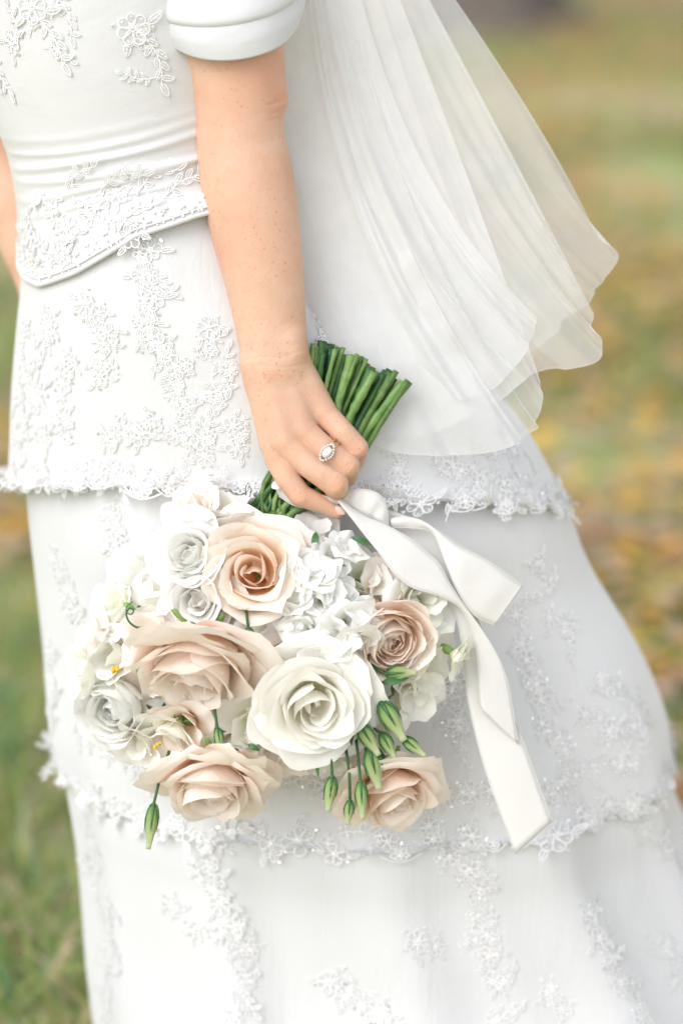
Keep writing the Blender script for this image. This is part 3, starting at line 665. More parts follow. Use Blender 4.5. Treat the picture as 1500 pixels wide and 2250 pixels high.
# middle tier
vine([(245, 1140), (260, 1220), (290, 1300)], 46, 10)
vine([(130, 1210), (150, 1290), (160, 1360)], 46, 14)
vine([(120, 1430), (115, 1520), (130, 1600)], 40, 14)
vine([(160, 1600), (250, 1650), (330, 1700), (420, 1740)], 40, 16, 'fsf')
vine([(600, 1690), (700, 1720), (860, 1740), (1000, 1740), (1090, 1750), (1200, 1740), (1290, 1700), (1400, 1660)], 44, 16, 'fsf')
vine([(1130, 1360), (1160, 1440), (1190, 1540), (1230, 1640), (1250, 1700)], 44, 16)
vine([(985, 1480), (990, 1560), (1020, 1650)], 44, 14)
vine([(1185, 1230), (1200, 1330), (1250, 1420)], 55, 18)
vine([(1330, 1480), (1390, 1560), (1430, 1640)], 48, 22)
vine([(1300, 1560), (1350, 1640)], 50, 16)
# lower skirt
vine([(470, 1830), (450, 1900), (500, 1990), (540, 2080), (550, 2180), (520, 2250)], 42, 22)
vine([(390, 1990), (440, 2060)], 50, 14)
vine([(200, 1880), (240, 1960), (230, 2050), (230, 2150), (240, 2240)], 40, 24)
vine([(185, 1800), (200, 1900)], 44, 10)
vine([(960, 1830), (1030, 1900), (1060, 1980), (1050, 2070), (1090, 2150), (1110, 2240)], 42, 22)
vine([(910, 2060), (970, 2090)], 48, 10)
vine([(740, 2160), (800, 2200), (860, 2240)], 42, 16)
vine([(1290, 1990), (1330, 2060), (1370, 2140), (1400, 2230)], 42, 22)
vine([(1450, 2060), (1480, 2150)], 44, 18)
vine([(1200, 2180), (1240, 2220)], 44, 14)
vine([(1380, 1790), (1440, 1850), (1490, 1900)], 44, 20)
# scalloped borders follow each tier's hem all the way round
def border(P, o, n, up):
    k = P.shape[1]
    for i in range(n):
        j = int((i + .5) * k / n) % k
        if math.sin(2 * math.pi * j / k) > .35: continue
        kd = rl.choice('eefs')
        if rl.random() < .08: continue
        p = Vector(P[-up, j]); t = Vector(P[-up, (j + 3) % k] - P[-up, j - 3]).normalized(); u = Vector(P[-up - 4, j] - P[-up, j]).normalized(); nn = t.cross(u).normalized()
        if nn.dot(p - Vector((P[-1][:, 0].mean(), YC, p.z))) < 0: nn = -nn
        x = u.cross(nn).normalized()
        Mx = Matrix.Translation(p + nn * .0006) @ Matrix((x, u, nn)).transposed().to_4x4() @ Matrix.Translation((0, rl.uniform(-.003, .005), 0)) @ Matrix.Rotation(rl.uniform(-.3, .3) if kd == 'e' else rl.uniform(-.6, .6), 4, 'Z') @ Matrix.Diagonal((rl.uniform(.75, 1.25), rl.uniform(.7, 1.05), LZ, 1))
        link({'f': 'lace_flower', 's': 'lace_sprig', 'e': 'lace_scallop'}[kd], rl.choice(MOT[kd]), o, Mx); NLACE[0] += 1
border(P1, tier1, 66, 4); border(P1, tier1, 50, 9); border(P2, tier2, 66, 4); border(P2, tier2, 48, 10)
print('lace', NLACE[0])

# ------------------------------------------------------------------ sleeves
def tube_rings(name, R, m, parent, n=72, rows=40):
    R = cr(np.array(R, float), rows); th = np.linspace(0, 2 * math.pi, n, endpoint=False); V = []
    for (cx, cy, cz, ax, ay, az, bx, by, bz) in R:
        for t in th:
            c, s = math.cos(t), math.sin(t); g = 1 + .012 * math.sin(7 * t + cy * .02) + .010 * noise.noise(Vector((c * 2, s * 2, cy * .02))); V.append(W(cx + (ax * c + bx * s) * g, cy + ay * c + by * s, cz + (az * c + bz * s) * g))
    o = link(name, mesh(name, V, grid_faces(n, rows, True), m), parent)
    V2_ = [V[(rows - 3) * n + i] for i in range(n)]; mb = MB(); mb.tube(V2_, .0006, 5, closed=True); link('stitching', mb.build('stitching', [m]), o)
    md = o.modifiers.new('thick', 'SOLIDIFY'); md.thickness = 0.0016; md.offset = 1; return o
sl = [(380, -420, -60, 110, -40, 0, 10, 40, 90), (420, -330, -60, 190, -60, 0, 10, 70, 150), (470, -150, 0, 178, -40, 0, 10, 66, 150), (490, -40, 14, 172, -26, 0, 10, 72, 150), (497, 5, 18, 168, -20, 0, 10, 78, 148), (500, 25, 20, 160, -16, 0, 10, 82, 142), (503, 44, 20, 150, -13, 0, 12, 88, 134)]
slv = tube_rings('sleeve', sl, M_crepe, person)
sf = [(478, -90, 10, 176, -30, 0, 10, 68, 152), (489, -48, 14, 180, -26, 0, 10, 70, 158), (492, -28, 16, 179, -24, 0, 10, 72, 157), (493, -19, 16, 174, -22, 0, 10, 73, 152)]
tube_rings('sleeve_fold', sf, M_crepe, slv, rows=24)
sr = [(60, -330, -690, 170, 0, 0, 0, 30, 140), (-40, -60, -720, 150, 0, 0, 0, 40, 130), (-66, 120, -710, 135, 8, 0, 0, 40, 120), (-75, 262, -700, 112, 10, 0, 0, 36, 108)]
tube_rings('sleeve', sr, M_crepe, person)

# ------------------------------------------------------------------ veil
def veil(name, top, mid, bot, nfold, amp, seed, nu=160, nv=90, m=M_veil):
    T, Mi, B = cr(top, nu), cr(mid, nu), cr(bot, nu); r = random.Random(seed); V = []
    ph = [r.uniform(0, 6.28) for _ in range(6)]
    for j in range(nv):
        v = j / (nv - 1)
        for i in range(nu):
            u = i / (nu - 1)
            # quadratic through top, mid (v=.5), bottom
            p = T[i] * (1 - v) * (1 - 2 * v) + Mi[i] * 4 * v * (1 - v) + B[i] * v * (2 * v - 1)
            uu = u + .07 * math.sin(7.1 * u + ph[3]) + .03 * math.sin(17 * u + ph[4]); mk = (.25 + .75 * float(sstep(np.array(u), .15, .7))) * (.55 + .45 * math.sin(9 * u + ph[5] + 1.5 * v))
            a = amp * (0.10 + 0.90 * v ** 1.5) * mk
            w = math.sin(nfold * 6.283 * uu + ph[0] + 0.9 * v) * .7 + math.sin(nfold * 1.73 * 6.283 * uu + ph[1] - 1.3 * v) * .35 + math.sin(nfold * 3.1 * 6.283 * uu + ph[2] + 2.5 * v) * .13
            w2 = math.cos(nfold * 6.283 * uu + ph[0] + 0.9 * v) * .6 + math.cos(nfold * 1.73 * 6.283 * uu + ph[1] - 1.3 * v) * .3
            ed = min(1, u * 6, (1 - u) * 10)
            px = p[0] + a * .35 * w2 * ed; py = p[1] - a * .10 * w2 * ed
            cz = noise.noise(Vector((px * .011 + seed, py * .008, seed))) * 26 * v * mk + noise.noise(Vector((px * .03, py * .02, seed + 3))) * 9 * v * mk; bz = 26 * math.sin(math.pi * min(1, max(0, (v - .55) / .45))) * mk; V.append(W(px, py, p[2] + a * w + cz + bz))
    up = []                                                                  # gathered up to the comb behind the head
    for j in range(24):
        q = j / 24; e = q ** 1.3
        for i in range(nu):
            u = i / (nu - 1); a = Vector((-.125 + .012 * math.sin(40 * u + seed), .135 + .13 * (1 - u), 1.64 - .01 * math.sin(25 * u)))
            up.append(a.lerp(V[i], e) + Vector((.05 * math.sin(math.pi * q), 0, 0)))
    V = up + V; nv += 24
    o = link(name, mesh(name, V, grid_faces(nu, nv), m), person)
    mb = MB(); mb.tube([V[(nv - 1) * nu + i] for i in range(nu)], .00035, 5); mb.tube([V[j * nu + nu - 1] for j in range(nv)], .00035, 5)
    link('veil_hem', mb.build('veil_hem', [M_veil]), o)
    return o
# back layer: the outline against the lawn, then two fuller ones in front of it and a short inner one
veil('veil_layer', [(540, -260, -150), (700, -260, -150), (780, -260, -180), (812, -260, -200)],
     [(560, 300, -130), (780, 280, -130), (980, 240, -180), (1118, 178, -230)],
     [(760, 900, -110), (1000, 870, -130), (1170, 770, -160), (1240, 705, -190), (1284, 670, -210), (1318, 622, -225), (1353, 566, -240), (1300, 500, -245)], 5, 70, 4)
veil('veil_layer', [(530, -260, -130), (680, -260, -130), (760, -260, -150), (800, -260, -160)],
     [(560, 330, -120), (760, 330, -110), (930, 300, -120), (1075, 250, -150)],
     [(720, 930, -105), (900, 960, -90), (1060, 900, -90), (1180, 818, -100), (1245, 812, -110), (1319, 786, -130), (1304, 712, -140), (1282, 650, -150)], 6, 66, 9)
veil('veil_layer', [(520, -260, -120), (660, -260, -110), (740, -260, -110), (775, -260, -120)],
     [(560, 360, -110), (730, 370, -95), (850, 350, -90), (1000, 320, -110)],
     [(700, 880, -100), (840, 985, -85), (1000, 1000, -80), (1110, 985, -85), (1168, 945, -95), (1190, 880, -110), (1180, 820, -118)], 6, 56, 14)
veil('veil_layer', [(520, -260, -112), (640, -260, -104), (700, -260, -104), (740, -260, -110)],
     [(570, 330, -104), (700, 350, -88), (800, 330, -80), (900, 300, -90)],
     [(720, 760, -95), (840, 850, -78), (960, 880, -70), (1070, 860, -74), (1150, 780, -84), (1180, 700, -95)], 5, 46, 23)

# ------------------------------------------------------------------ bouquet
B0 = W(700, 1000, -60)
bouquet = tag(link('bouquet', None, None, Matrix.Translation(B0)), 'hand tied bouquet of peach and white roses hanging head down from the hand', 'bouquet')
def petal(L, Wd, th0, th1, lip=0.6, ls=.75, roll=.1, spiral=.0, ruf=.0, rf=7, r0=.05, z0=-.55, tip=.28, seed=0, ns=11, nt=13, tilt=0.0, dent=0.0, point=0.0, phi0=0.0, cup=0.0, taper=0.0):
    """one petal as a curved sheet wrapped round the flower's axis; angles from the axis in radians"""
    r = random.Random(seed); m = 60; R = np.zeros(m + 1); H = np.zeros(m + 1); TH = np.zeros(m + 1); R[0] = r0; H[0] = z0
    wob = r.uniform(-.12, .12); p1, p2 = r.uniform(0, 6.28), r.uniform(0, 6.28)
    for i in range(m + 1):
        t = i / m; th = th0 + (th1 - th0) * float(sstep(np.array(t), 0, .8)) + wob * t + lip * float(sstep(np.array(t), ls, 1.05)) ; TH[i] = th
        if i < m: R[i + 1] = R[i] + L / m * math.sin(th); H[i + 1] = H[i] + L / m * math.cos(th)
    V, UV = [], []
    for j in range(nt):
        for i in range(ns):
            s = 2 * i / (ns - 1) - 1; t0 = j / (nt - 1)
            edge = 1 - tip * abs(s) ** 2.4 - dent * math.exp(-(s / .16) ** 2) + point * math.exp(-(s / .22) ** 2) * .5 + ruf * .25 * math.sin(rf * 1.3 * s + p2) + .035 * noise.noise(Vector((s * 3.2, seed * .61, 1.3))) + .02 * noise.noise(Vector((s * 9, seed * .37, 4.3)))
            t = min(1.0, t0 * edge); q = t * m; k = min(m - 1, int(q)); a = q - k
            rr = R[k] * (1 - a) + R[k + 1] * a; hh = H[k] * (1 - a) + H[k + 1] * a; th = TH[k] * (1 - a) + TH[k + 1] * a
            if t0 * edge > 1: rr += L * (t0 * edge - 1) * math.sin(th); hh += L * (t0 * edge - 1) * math.cos(th)
            w = Wd * (.30 + .70 * math.sin(math.pi / 2 * min(1, t / .62))) * (1 - taper * t ** 5)
            n = roll * abs(s) ** 3 * t * t + ruf * t ** 2.2 * (math.sin(rf * s + p1) * .7 + .4 * math.sin(rf * 2.1 * s + p2)) * (.35 + .65 * abs(s)) - cup * (1 - s * s) * math.sin(math.pi * t) * .0 + .02 * math.sin(3 * s + p1) * t
            rr2 = (rr + n * math.cos(th)) * (1 + spiral * s); h2 = hh - n * math.sin(th)
            ph = phi0 + s * w / max(rr, .30)
            V.append((rr2 * math.cos(ph), rr2 * math.sin(ph), h2)); UV.append((i / (ns - 1), t0))
    sv = Vector((seed * .37 % 19, seed * .73 % 23, 0))
    V = [Vector(p) + noise.noise_vector(Vector(p) * 1.7 + sv) * (.10 * uv[1]) for p, uv in zip(V, UV)]
    if tilt:
        Mt = Matrix.Rotation(tilt * r.uniform(-1, 1), 3, 'X') @ Matrix.Rotation(tilt * r.uniform(-1, 1), 3, 'Y'); V = [Mt @ Vector(p) for p in V]
    return V, grid_faces(ns, nt), UV
def frame(c, R, axis, spin=0.0):
    z = (RV * axis[0] + UV_ * axis[1] + NV * axis[2]).normalized(); x = z.orthogonal().normalized(); y = z.cross(x)
    return Matrix.Translation(W(*c)) @ Matrix((x, y, z)).transposed().to_4x4() @ Matrix.Rotation(spin, 4, 'Z') @ Matrix.Scale(R * K * (D0 - c[2] * K) / D0, 4)
def calyx_into(mb, mi, r=.22, z=-.62, n=5, L=.45):
    mb.bead((0, 0, z), r, mi, .8, 12, 7)
    for k in range(n):
        V, F, UV = petal(L, .12, 1.2, 1.9, .3, r0=r * .6, z0=z + .02, ns=4, nt=7, tip=.9, phi0=6.283 * k / n); mb.add(V, F, mi, UV)
HEADS = []   # (centre px, axis) to run a stem to
def flower(name, c, R, axis, mats, layers, n_core, seed, spin=0.0, green=True, ns=11, nt=13):
    """layers: function f in 0..1 -> petal keywords.  Inner petals stay one mesh, each outer petal is an object."""
    Mx = frame(c, R, axis, spin); core = MB(); r = random.Random(seed); L = layers(r)
    if green: calyx_into(core, 1)
    out = []
    for i, kw in enumerate(L):
        V, F, UV = petal(seed=seed * 100 + i, ns=ns, nt=nt, **kw)
        if i < n_core: core.add(V, F, 0, UV)
        else: out.append((V, F, UV))
    o = link(name, core.build(name, [mats[0], M_calyx]), bouquet, Mx)
    for i, (V, F, UV) in enumerate(out):
        m = mats[0] if len(mats) == 1 or i < len(out) * .4 else mats[1]
        link('petal', mesh('petal', V, F, m, True, UV), o, Mx)
    HEADS.append((c, R, axis)); return o
def rose_layers(n_in, n_mid, n_out, openness=1.0, pointy=1.0, outer_l=1.0):
    def go(r):
        L = []; N_ = n_in + n_mid + n_out; ph = r.uniform(0, 6.28)
        for i in range(N_):
            f = i / (N_ - 1); ph += 2.399 + r.uniform(-.2, .2)
            g = max(0, (f - n_in / N_) / (1 - n_in / N_))
            if i < n_in:
                q = i / max(1, n_in - 1)
                L.append(dict(L=.74 + .20 * q + r.uniform(-.05, .05), Wd=.36 + .26 * q, th0=.40 + .50 * q, th1=-.22 + .26 * q + r.uniform(-.1, .1), lip=.2 + .8 * q * r.random(), ls=.74, roll=.08 + .08 * r.random(), spiral=.20, r0=.03 + .05 * q, z0=-.45, tip=.24, point=.16 * r.random(), phi0=ph + r.uniform(-.4, .4), tilt=.10))
            else:
                L.append(dict(L=(.96 + .24 * g + r.uniform(-.06, .06)) * (outer_l if g > .6 else 1), Wd=.62 + .28 * g, th0=.85 + .50 * g, th1=(-.05 + .95 * g * openness) + r.uniform(-.16, .16), lip=(.75 + .75 * r.random()) * (.6 + .4 * pointy), ls=.60 - .06 * g, roll=(.14 + .40 * g * r.random()) * pointy, taper=.42 * pointy * r.random(), spiral=.09, ruf=.02 + .025 * g, rf=4.5, r0=.06, z0=-.52 - .05 * g, tip=.22, point=.20 * pointy * r.random(), phi0=ph + r.uniform(-.25, .25), tilt=.11))
        return L
    return go
def ranunc_layers(n, mx=.9, ruf=.02):
    def go(r):
        L = []; ph = 0
        for i in range(n):
            f = i / (n - 1); ph += 2.399 + r.uniform(-.15, .15)
            L.append(dict(L=.55 + .55 * f, Wd=.30 + .36 * f, th0=.5 + .9 * f, th1=-.75 + mx * f * 1.15 + r.uniform(-.08, .08), lip=.05 + .35 * f, ls=.8, roll=.04 + .05 * f, spiral=.06, ruf=ruf * (.5 + f), rf=6, r0=.05 + .12 * f, z0=-.35, tip=.20, phi0=ph, tilt=.04))
        return L
    return go
def lisi_layers(n=9, op=.75, ruf=.085):
    def go(r):
        L = []; ph = 0
        for i in range(n):
            f = i / (n - 1); ph += 2.399 + r.uniform(-.2, .2)
            L.append(dict(L=1.0 + .25 * f, Wd=.50 + .16 * f, th0=.35 + .35 * f, th1=.15 + op * f + r.uniform(-.12, .12), lip=.35 + .5 * r.random(), ls=.65, roll=.08, spiral=.05, ruf=ruf * (.6 + .6 * r.random()), rf=8, r0=.08, z0=-.7, tip=.16, phi0=ph, tilt=.09))
        return L
    return go
def sweet_pea(c, R, axis, spin, m, seed):
    r = random.Random(seed); Mx = frame(c, R, axis, spin); core = MB()
    core.tube([(0, 0, -.75), (0, 0, -.5), (.02, 0, -.3)], [.09, .16, .10], 8, 1)
    V, F, UV = petal(.75, .22, .5, .1, .2, r0=.02, z0=-.45, ns=7, nt=9, tip=.5, phi0=-1.57, seed=seed); core.add(V, F, 0, UV)
    o = link('sweet_pea', core.build('sweet_pea', [m, M_calyx]), bouquet, Mx)
    for k, kw in enumerate((dict(L=1.05, Wd=1.05, th0=.55, th1=1.15, lip=.5, ls=.5, ruf=.20, rf=7, r0=.05, z0=-.40, tip=.22, dent=.14, phi0=1.57),
                            dict(L=.90, Wd=.80, th0=.35, th1=.85, lip=.5, ls=.6, ruf=.17, rf=6, r0=.05, z0=-.40, tip=.25, dent=.08, phi0=1.25),
                            dict(L=.85, Wd=.62, th0=.75, th1=1.05, lip=.6, ls=.5, ruf=.16, rf=5, r0=.03, z0=-.40, tip=.3, phi0=-.7),
                            dict(L=.85, Wd=.62, th0=.70, th1=.95, lip=.6, ls=.5, ruf=.16, rf=5, r0=.03, z0=-.40, tip=.3, phi0=-2.4))):
        V, F, UV = petal(seed=seed * 10 + k, ns=15, nt=13, tilt=.08, **kw); link('petal', mesh('petal', V, F, m, True, UV), o, Mx)
    HEADS.append((c, R, axis)); return o
# roses
flower('rose', (556, 1258, 56), 146, (-.05, .10, .95), [PP, PB], rose_layers(8, 8, 9, .95), 12, 1, .4, ns=13, nt=15)
flower('rose', (692, 1548, 95), 144, (.08, -.22, .92), [PC, PC], rose_layers(7, 8, 9, .9, .6), 11, 2, 1.1, ns=13, nt=15)
flower('rose', (436, 1476, 60), 170, (-.12, -.80, .50), [PB, PB], rose_layers(8, 9, 10, .85, 1.1, 1.05), 12, 3, 2.0, ns=13, nt=15)
flower('rose', (468, 1732, 30), 138, (-.02, -.80, .50), [PB, PB], rose_layers(9, 10, 10, 1.0, 1.1), 14, 4, .2, ns=13, nt=15)
flower('rose', (866, 1748, -20), 126, (.25, -.75, .55), [PN, PB], rose_layers(8, 9, 9, .9, 1.1), 13, 5, .9, ns=13, nt=15)
flower('rose', (418, 1140, -50), 92, (-.6, .25, .55), [PB, PB], rose_layers(6, 5, 6, .8), 9, 6, .5)
# ranunculus and small garden blooms
flower('ranunculus', (858, 1402, 40), 116, (.22, -.30, .88), [PN, PB], ranunc_layers(38, .95), 26, 11, .3)
flower('ranunculus', (256, 1555, -30), 104, (-.45, -.25, .80), [PW], ranunc_layers(34, .9, .035), 22, 12, .9)
flower('ranunculus', (418, 1218, 35), 100, (-.35, .20, .88), [PW], rose_layers(9, 6, 7, .8, .4), 13, 13, .3)
flower('ranunculus', (436, 1318, 45), 98, (-.30, -.10, .92), [PW], rose_layers(9, 6, 7, .8, .4), 13, 14, 1.9)
# lisianthus
flower('lisianthus', (486, 1120, -20), 96, (-.10, .85, .35), [PG, PW], lisi_layers(7, .7), 2, 21, .3)
flower('lisianthus', (925, 1318, 0), 92, (.45, .15, .80), [PG, PC], lisi_layers(8, .8), 3, 22, .8)
flower('lisianthus', (930, 1470, -10), 110, (.70, -.35, .45), [PG, PW], lisi_layers(7, .8), 2, 23, 1.8)
flower('lisianthus', (240, 1432, -20), 100, (-.55, .25, .72), [PC, PG], lisi_layers(8, .9), 2, 24, .2)
flower('lisianthus', (205, 1402, -60), 84, (-.75, .35, .40), [PB, PW], lisi_layers(7, .8), 2, 25, 1.3)
flower('lisianthus', (712, 1668, 20), 78, (.05, -.85, .40), [PG, PW], lisi_layers(6, .35), 2, 26, .5)
flower('lisianthus', (372, 1628, 5), 88, (-.2, -.70, .55), [PC, PG], lisi_layers(7, .8), 2, 27, .1)
flower('lisianthus', (800, 1268, 5), 92, (.30, .45, .75), [PG, PW], lisi_layers(8, .8), 3, 28, 2.4)
flower('lisianthus', (690, 1168, -10), 80, (.15, .75, .55), [PW, PW], lisi_layers(6, .75, .06), 2, 29, .7)
flower('lisianthus', (300, 1262, -90), 112, (-.60, .40, .60), [PW], lisi_layers(9, .9), 2, 30, .7)
flower('lisianthus', (610, 1640, 10), 86, (0, -.8, .5), [PC, PW], lisi_layers(7, .8), 2, 31, .9)
flower('lisianthus', (560, 1180, 0), 84, (.1, .8, .5), [PB, PB], lisi_layers(6, .9, .04), 2, 32, .2)
flower('lisianthus', (620, 1450, 10), 95, (.1, -.1, .9), [PB, PW], lisi_layers(8, .8), 2, 33, .6)
# blooms deeper in the dome that fill the gaps
for k, (x, y, d, R, ax) in enumerate([(340, 1370, 0, 96, (-.4, .1, .8)), (335, 1478, -10, 90, (-.5, -.2, .7)), (548, 1390, 20, 92, (0, 0, 1)), (600, 1520, 20, 90, (-.1, -.3, .9)), (790, 1490, 20, 92, (.3, -.3, .8)), (852, 1300, 0, 84, (.4, .3, .8)), (520, 1650, 0, 84, (0, -.7, .6)), (640, 1230, 10, 88, (.1, .4, .8)), (780, 1640, -10, 84, (.2, -.7, .6)), (350, 1290, -20, 84, (-.5, .3, .7)), (905, 1400, -20, 84, (.6, -.1, .7)), (400, 1606, 10, 96, (-.2, -.4, .8)), (300, 1640, -10, 80, (-.4, -.6, .6)), (560, 1600, 30, 96, (0, -.4, .9)), (640, 1660, 0, 86, (.1, -.7, .6)), (905, 1540, -10, 84, (.5, -.4, .6)), (180, 1480, -40, 76, (-.8, 0, .5)), (330, 1420, 30, 84, (-.3, .1, .9)), (600, 1400, 50, 84, (.1, 0, 1)), (250, 1330, -50, 84, (-.6, .4, .6)), (520, 1160, 0, 80, (-.1, .7, .6))]):
    flower('lisianthus', (x, y, d), R, ax, [[PC, PW], [PG, PW], [PB, PB]][k % 3], lisi_layers(6, .9, .07), 3, 70 + k, k * .9)
# sweet peas
for k, (x, y, d, R, ax, sp) in enumerate([(668, 1252, 75, 74, (.2, .3, .9), .4), (726, 1222, 50, 70, (.4, .5, .7), 2.0), (705, 1318, 82, 76, (-.1, .1, .95), 3.6), (762, 1376, 92, 84, (.3, -.2, .9), 1.2), (672, 1386, 80, 76, (-.4, -.1, .85), 4.6), (740, 1300, 70, 66, (.5, .2, .8), 5.5), (615, 1352, 66, 62, (-.3, -.4, .8), .9), (790, 1408, 88, 72, (.1, -.6, .75), 2.8), (1010, 1446, 10, 66, (.75, -.5, .35), 1.0), (650, 1316, 80, 60, (-.5, .3, .8), 2.6), (760, 1200, 30, 58, (.5, .6, .6), 3.1), (700, 1262, 88, 62, (.1, .5, .8), 5.0), (735, 1400, 96, 70, (-.2, -.3, .9), .2), (690, 1440, 84, 58, (-.1, -.6, .8), 3.9), (640, 1270, 74, 56, (-.4, .2, .9), 1.6), (800, 1350, 80, 58, (.5, .1, .8), 4.2)]):
    sweet_pea((x, y, d), R * 1.05, ax, sp, PW if k != 8 else PG, 50 + k)

def px_tube(name, pts, rad, m, parent, n=8, samples=24, cutm=None):
    """a stem through photo points; rad in photo pixels"""
    P = cr(np.array(pts, float), samples); rr = np.interp(np.linspace(0, 1, samples), np.linspace(0, 1, len(rad)), rad) * K
    if cutm is not None:
        ns_ = np.array([noise.noise(Vector((p[0] * .05, p[1] * .05, len(WM) * .7))) for p in P]); rr = rr * (1 + .22 * ns_)
        for _ in range(2): q_ = random.randrange(3, samples // 2); rr[q_] *= 1.28
    mb = MB(); mb.tube([W(*p) for p in P], list(rr), n, 0)
    if cutm is not None: mb.m[-2] = 1                         # the cut face
    return link(name, mb.build(name, [m] + ([cutm] if cutm else [])), parent)
# stems: cut ends above the fist, gathered inside it, then spreading to the heads
rs = random.Random(17); STEMS = [M_stem, M_stem, M_stem2, green_mat('stem_olive', (0.06, 0.13, 0.03), (0.14, 0.23, 0.06), 0.0, .5, 120), green_mat('stem_blue', (0.02, 0.085, 0.045), (0.05, 0.16, 0.075), 0.0, .35, 90)]
for i in range(40):
    u = rs.random() if i > 15 else i / 15; z = -58 + rs.uniform(-38, 36)
    if i <= 15: z = rs.uniform(-40, -14)
    e = (684 + 214 * u + rs.uniform(-5, 5), 752 + 18 * u + 68 * u * u + rs.uniform(-6, 24) , z)
    g = (720 + (u - .5) * 96 + rs.uniform(-12, 12), 985 + (u - .5) * 62, -62 + (z + 58) * .8)
    h = HEADS[i % len(HEADS)]; ax = Vector(h[2]).normalized(); hb = (h[0][0] - ax.x * h[1] * .6, h[0][1] + ax.y * h[1] * .6, h[0][2] - ax.z * h[1] * .6)
    x = (612 + (u - .5) * 84, 1105 + (u - .5) * 40, -50 + rs.uniform(-28, 28))
    m = rs.choice(STEMS); q = rs.uniform(4.6, 10.4)
    px_tube('stem', [e, ((e[0] + g[0]) / 2 + rs.uniform(-4, 4), (e[1] + g[1]) / 2, (e[2] + g[2]) / 2), g, x, ((x[0] + hb[0]) / 2, (x[1] + hb[1]) / 2 + 10, min(-20, (x[2] + hb[2]) / 2)), hb], [q * 1.08, q, q * .95, q * .8, q * .6, q * .5], m, bouquet, 9, 36, M_cut)
# buds
def bud(x0, y0, z0, x1, y1, z1, w, stem, calyx=True):
    """from stalk end (x0,y0) to tip (x1,y1), half width w px"""
    a, b = Vector((x0, y0, z0)), Vector((x1, y1, z1)); n = 15; mb = MB(); P = [a.lerp(b, i / (n - 1)) for i in range(n)]; k = 20; V, UV = [], []
    d = (b - a).normalized(); s = d.cross(Vector((0, 0, 1))).normalized(); f = s.cross(d)
    for i in range(n):
        t = i / (n - 1); r = w * (.35 + .65 * math.sin(min(1, t / .34) * math.pi / 2)) * (1 - .62 * float(sstep(np.array(t), .35, 1.0)))
        for j in range(k):
            q = 6.283 * j / k; rr = r * (1 + .10 * math.cos(5 * q + 2.2 * t)); p = P[i] + s * math.cos(q) * rr + f * math.sin(q) * rr; V.append(W(*p)); UV.append((j / k, t))
    mb.add(V, grid_faces(k, n, True) + [tuple((n - 1) * k + j for j in range(k))], 0, UV)
    o = link('bud', mb.build('bud', [M_bud]), bouquet)
    c = MB(); L = (b - a).length
    for j in range(5):
        q = 6.283 * j / 5 + .3; pts = []
        for t in (0, .12, .3, .5, .62): r = w * (.4 + .68 * math.sin(min(1, t / .34) * math.pi / 2)) * (1 - .35 * float(sstep(np.array(t), .4, 1.0))); pts.append(W(*(a + d * L * t * (.9 + .3 * ((j * 7) % 3) / 3) + (s * math.cos(q) + f * math.sin(q)) * r)))
        c.tube(pts, [w * .20 * K, w * .22 * K, w * .16 * K, w * .08 * K, w * .02 * K], 6)
    c.bead(W(*a), w * .42 * K, 0)
    link('calyx', c.build('calyx', [M_leaf]), o)
    if stem: px_tube('stalk', stem + [(x0, y0, z0)], [3.6, 3.2, 3.2], M_stem, o, 7, 16)
bud(838, 1545, 62, 888, 1628, 66, 21, [(800, 1470, 30), (822, 1515, 55)])
bud(790, 1592, 74, 832, 1660, 78, 17, [(770, 1500, 40), (778, 1550, 66)])
bud(838, 1612, 58, 868, 1668, 60, 14, [(800, 1560, 40), (820, 1598, 52)])
bud(886, 1622, 50, 934, 1662, 54, 13, [(840, 1560, 30), (864, 1600, 45)])
bud(812, 1648, 66, 832, 1735, 62, 19, [(806, 1560, 40), (808, 1610, 60)])
bud(730, 1708, 70, 720, 1783, 66, 14, [(712, 1600, 40), (726, 1660, 66)])
bud(769, 1760, 66, 763, 1812, 64, 11, [(752, 1600, 40), (766, 1690, 64)])
bud(792, 1718, 72, 796, 1800, 70, 13.5, [(778, 1590, 40), (786, 1660, 66)])
bud(850, 1480, 60, 914, 1478, 58, 17, [(800, 1440, 20), (826, 1470, 50)])
bud(338, 1768, 20, 326, 1866, 16, 14, [(372, 1650, 0), (352, 1710, 15), (342, 1750, 20)])
bud(478, 1600, 80, 486, 1652, 78, 10, [(470, 1540, 40), (474, 1575, 70)])
bud(546, 1380, 96, 556, 1440, 98, 11, [(540, 1330, 50), (543, 1360, 90)])
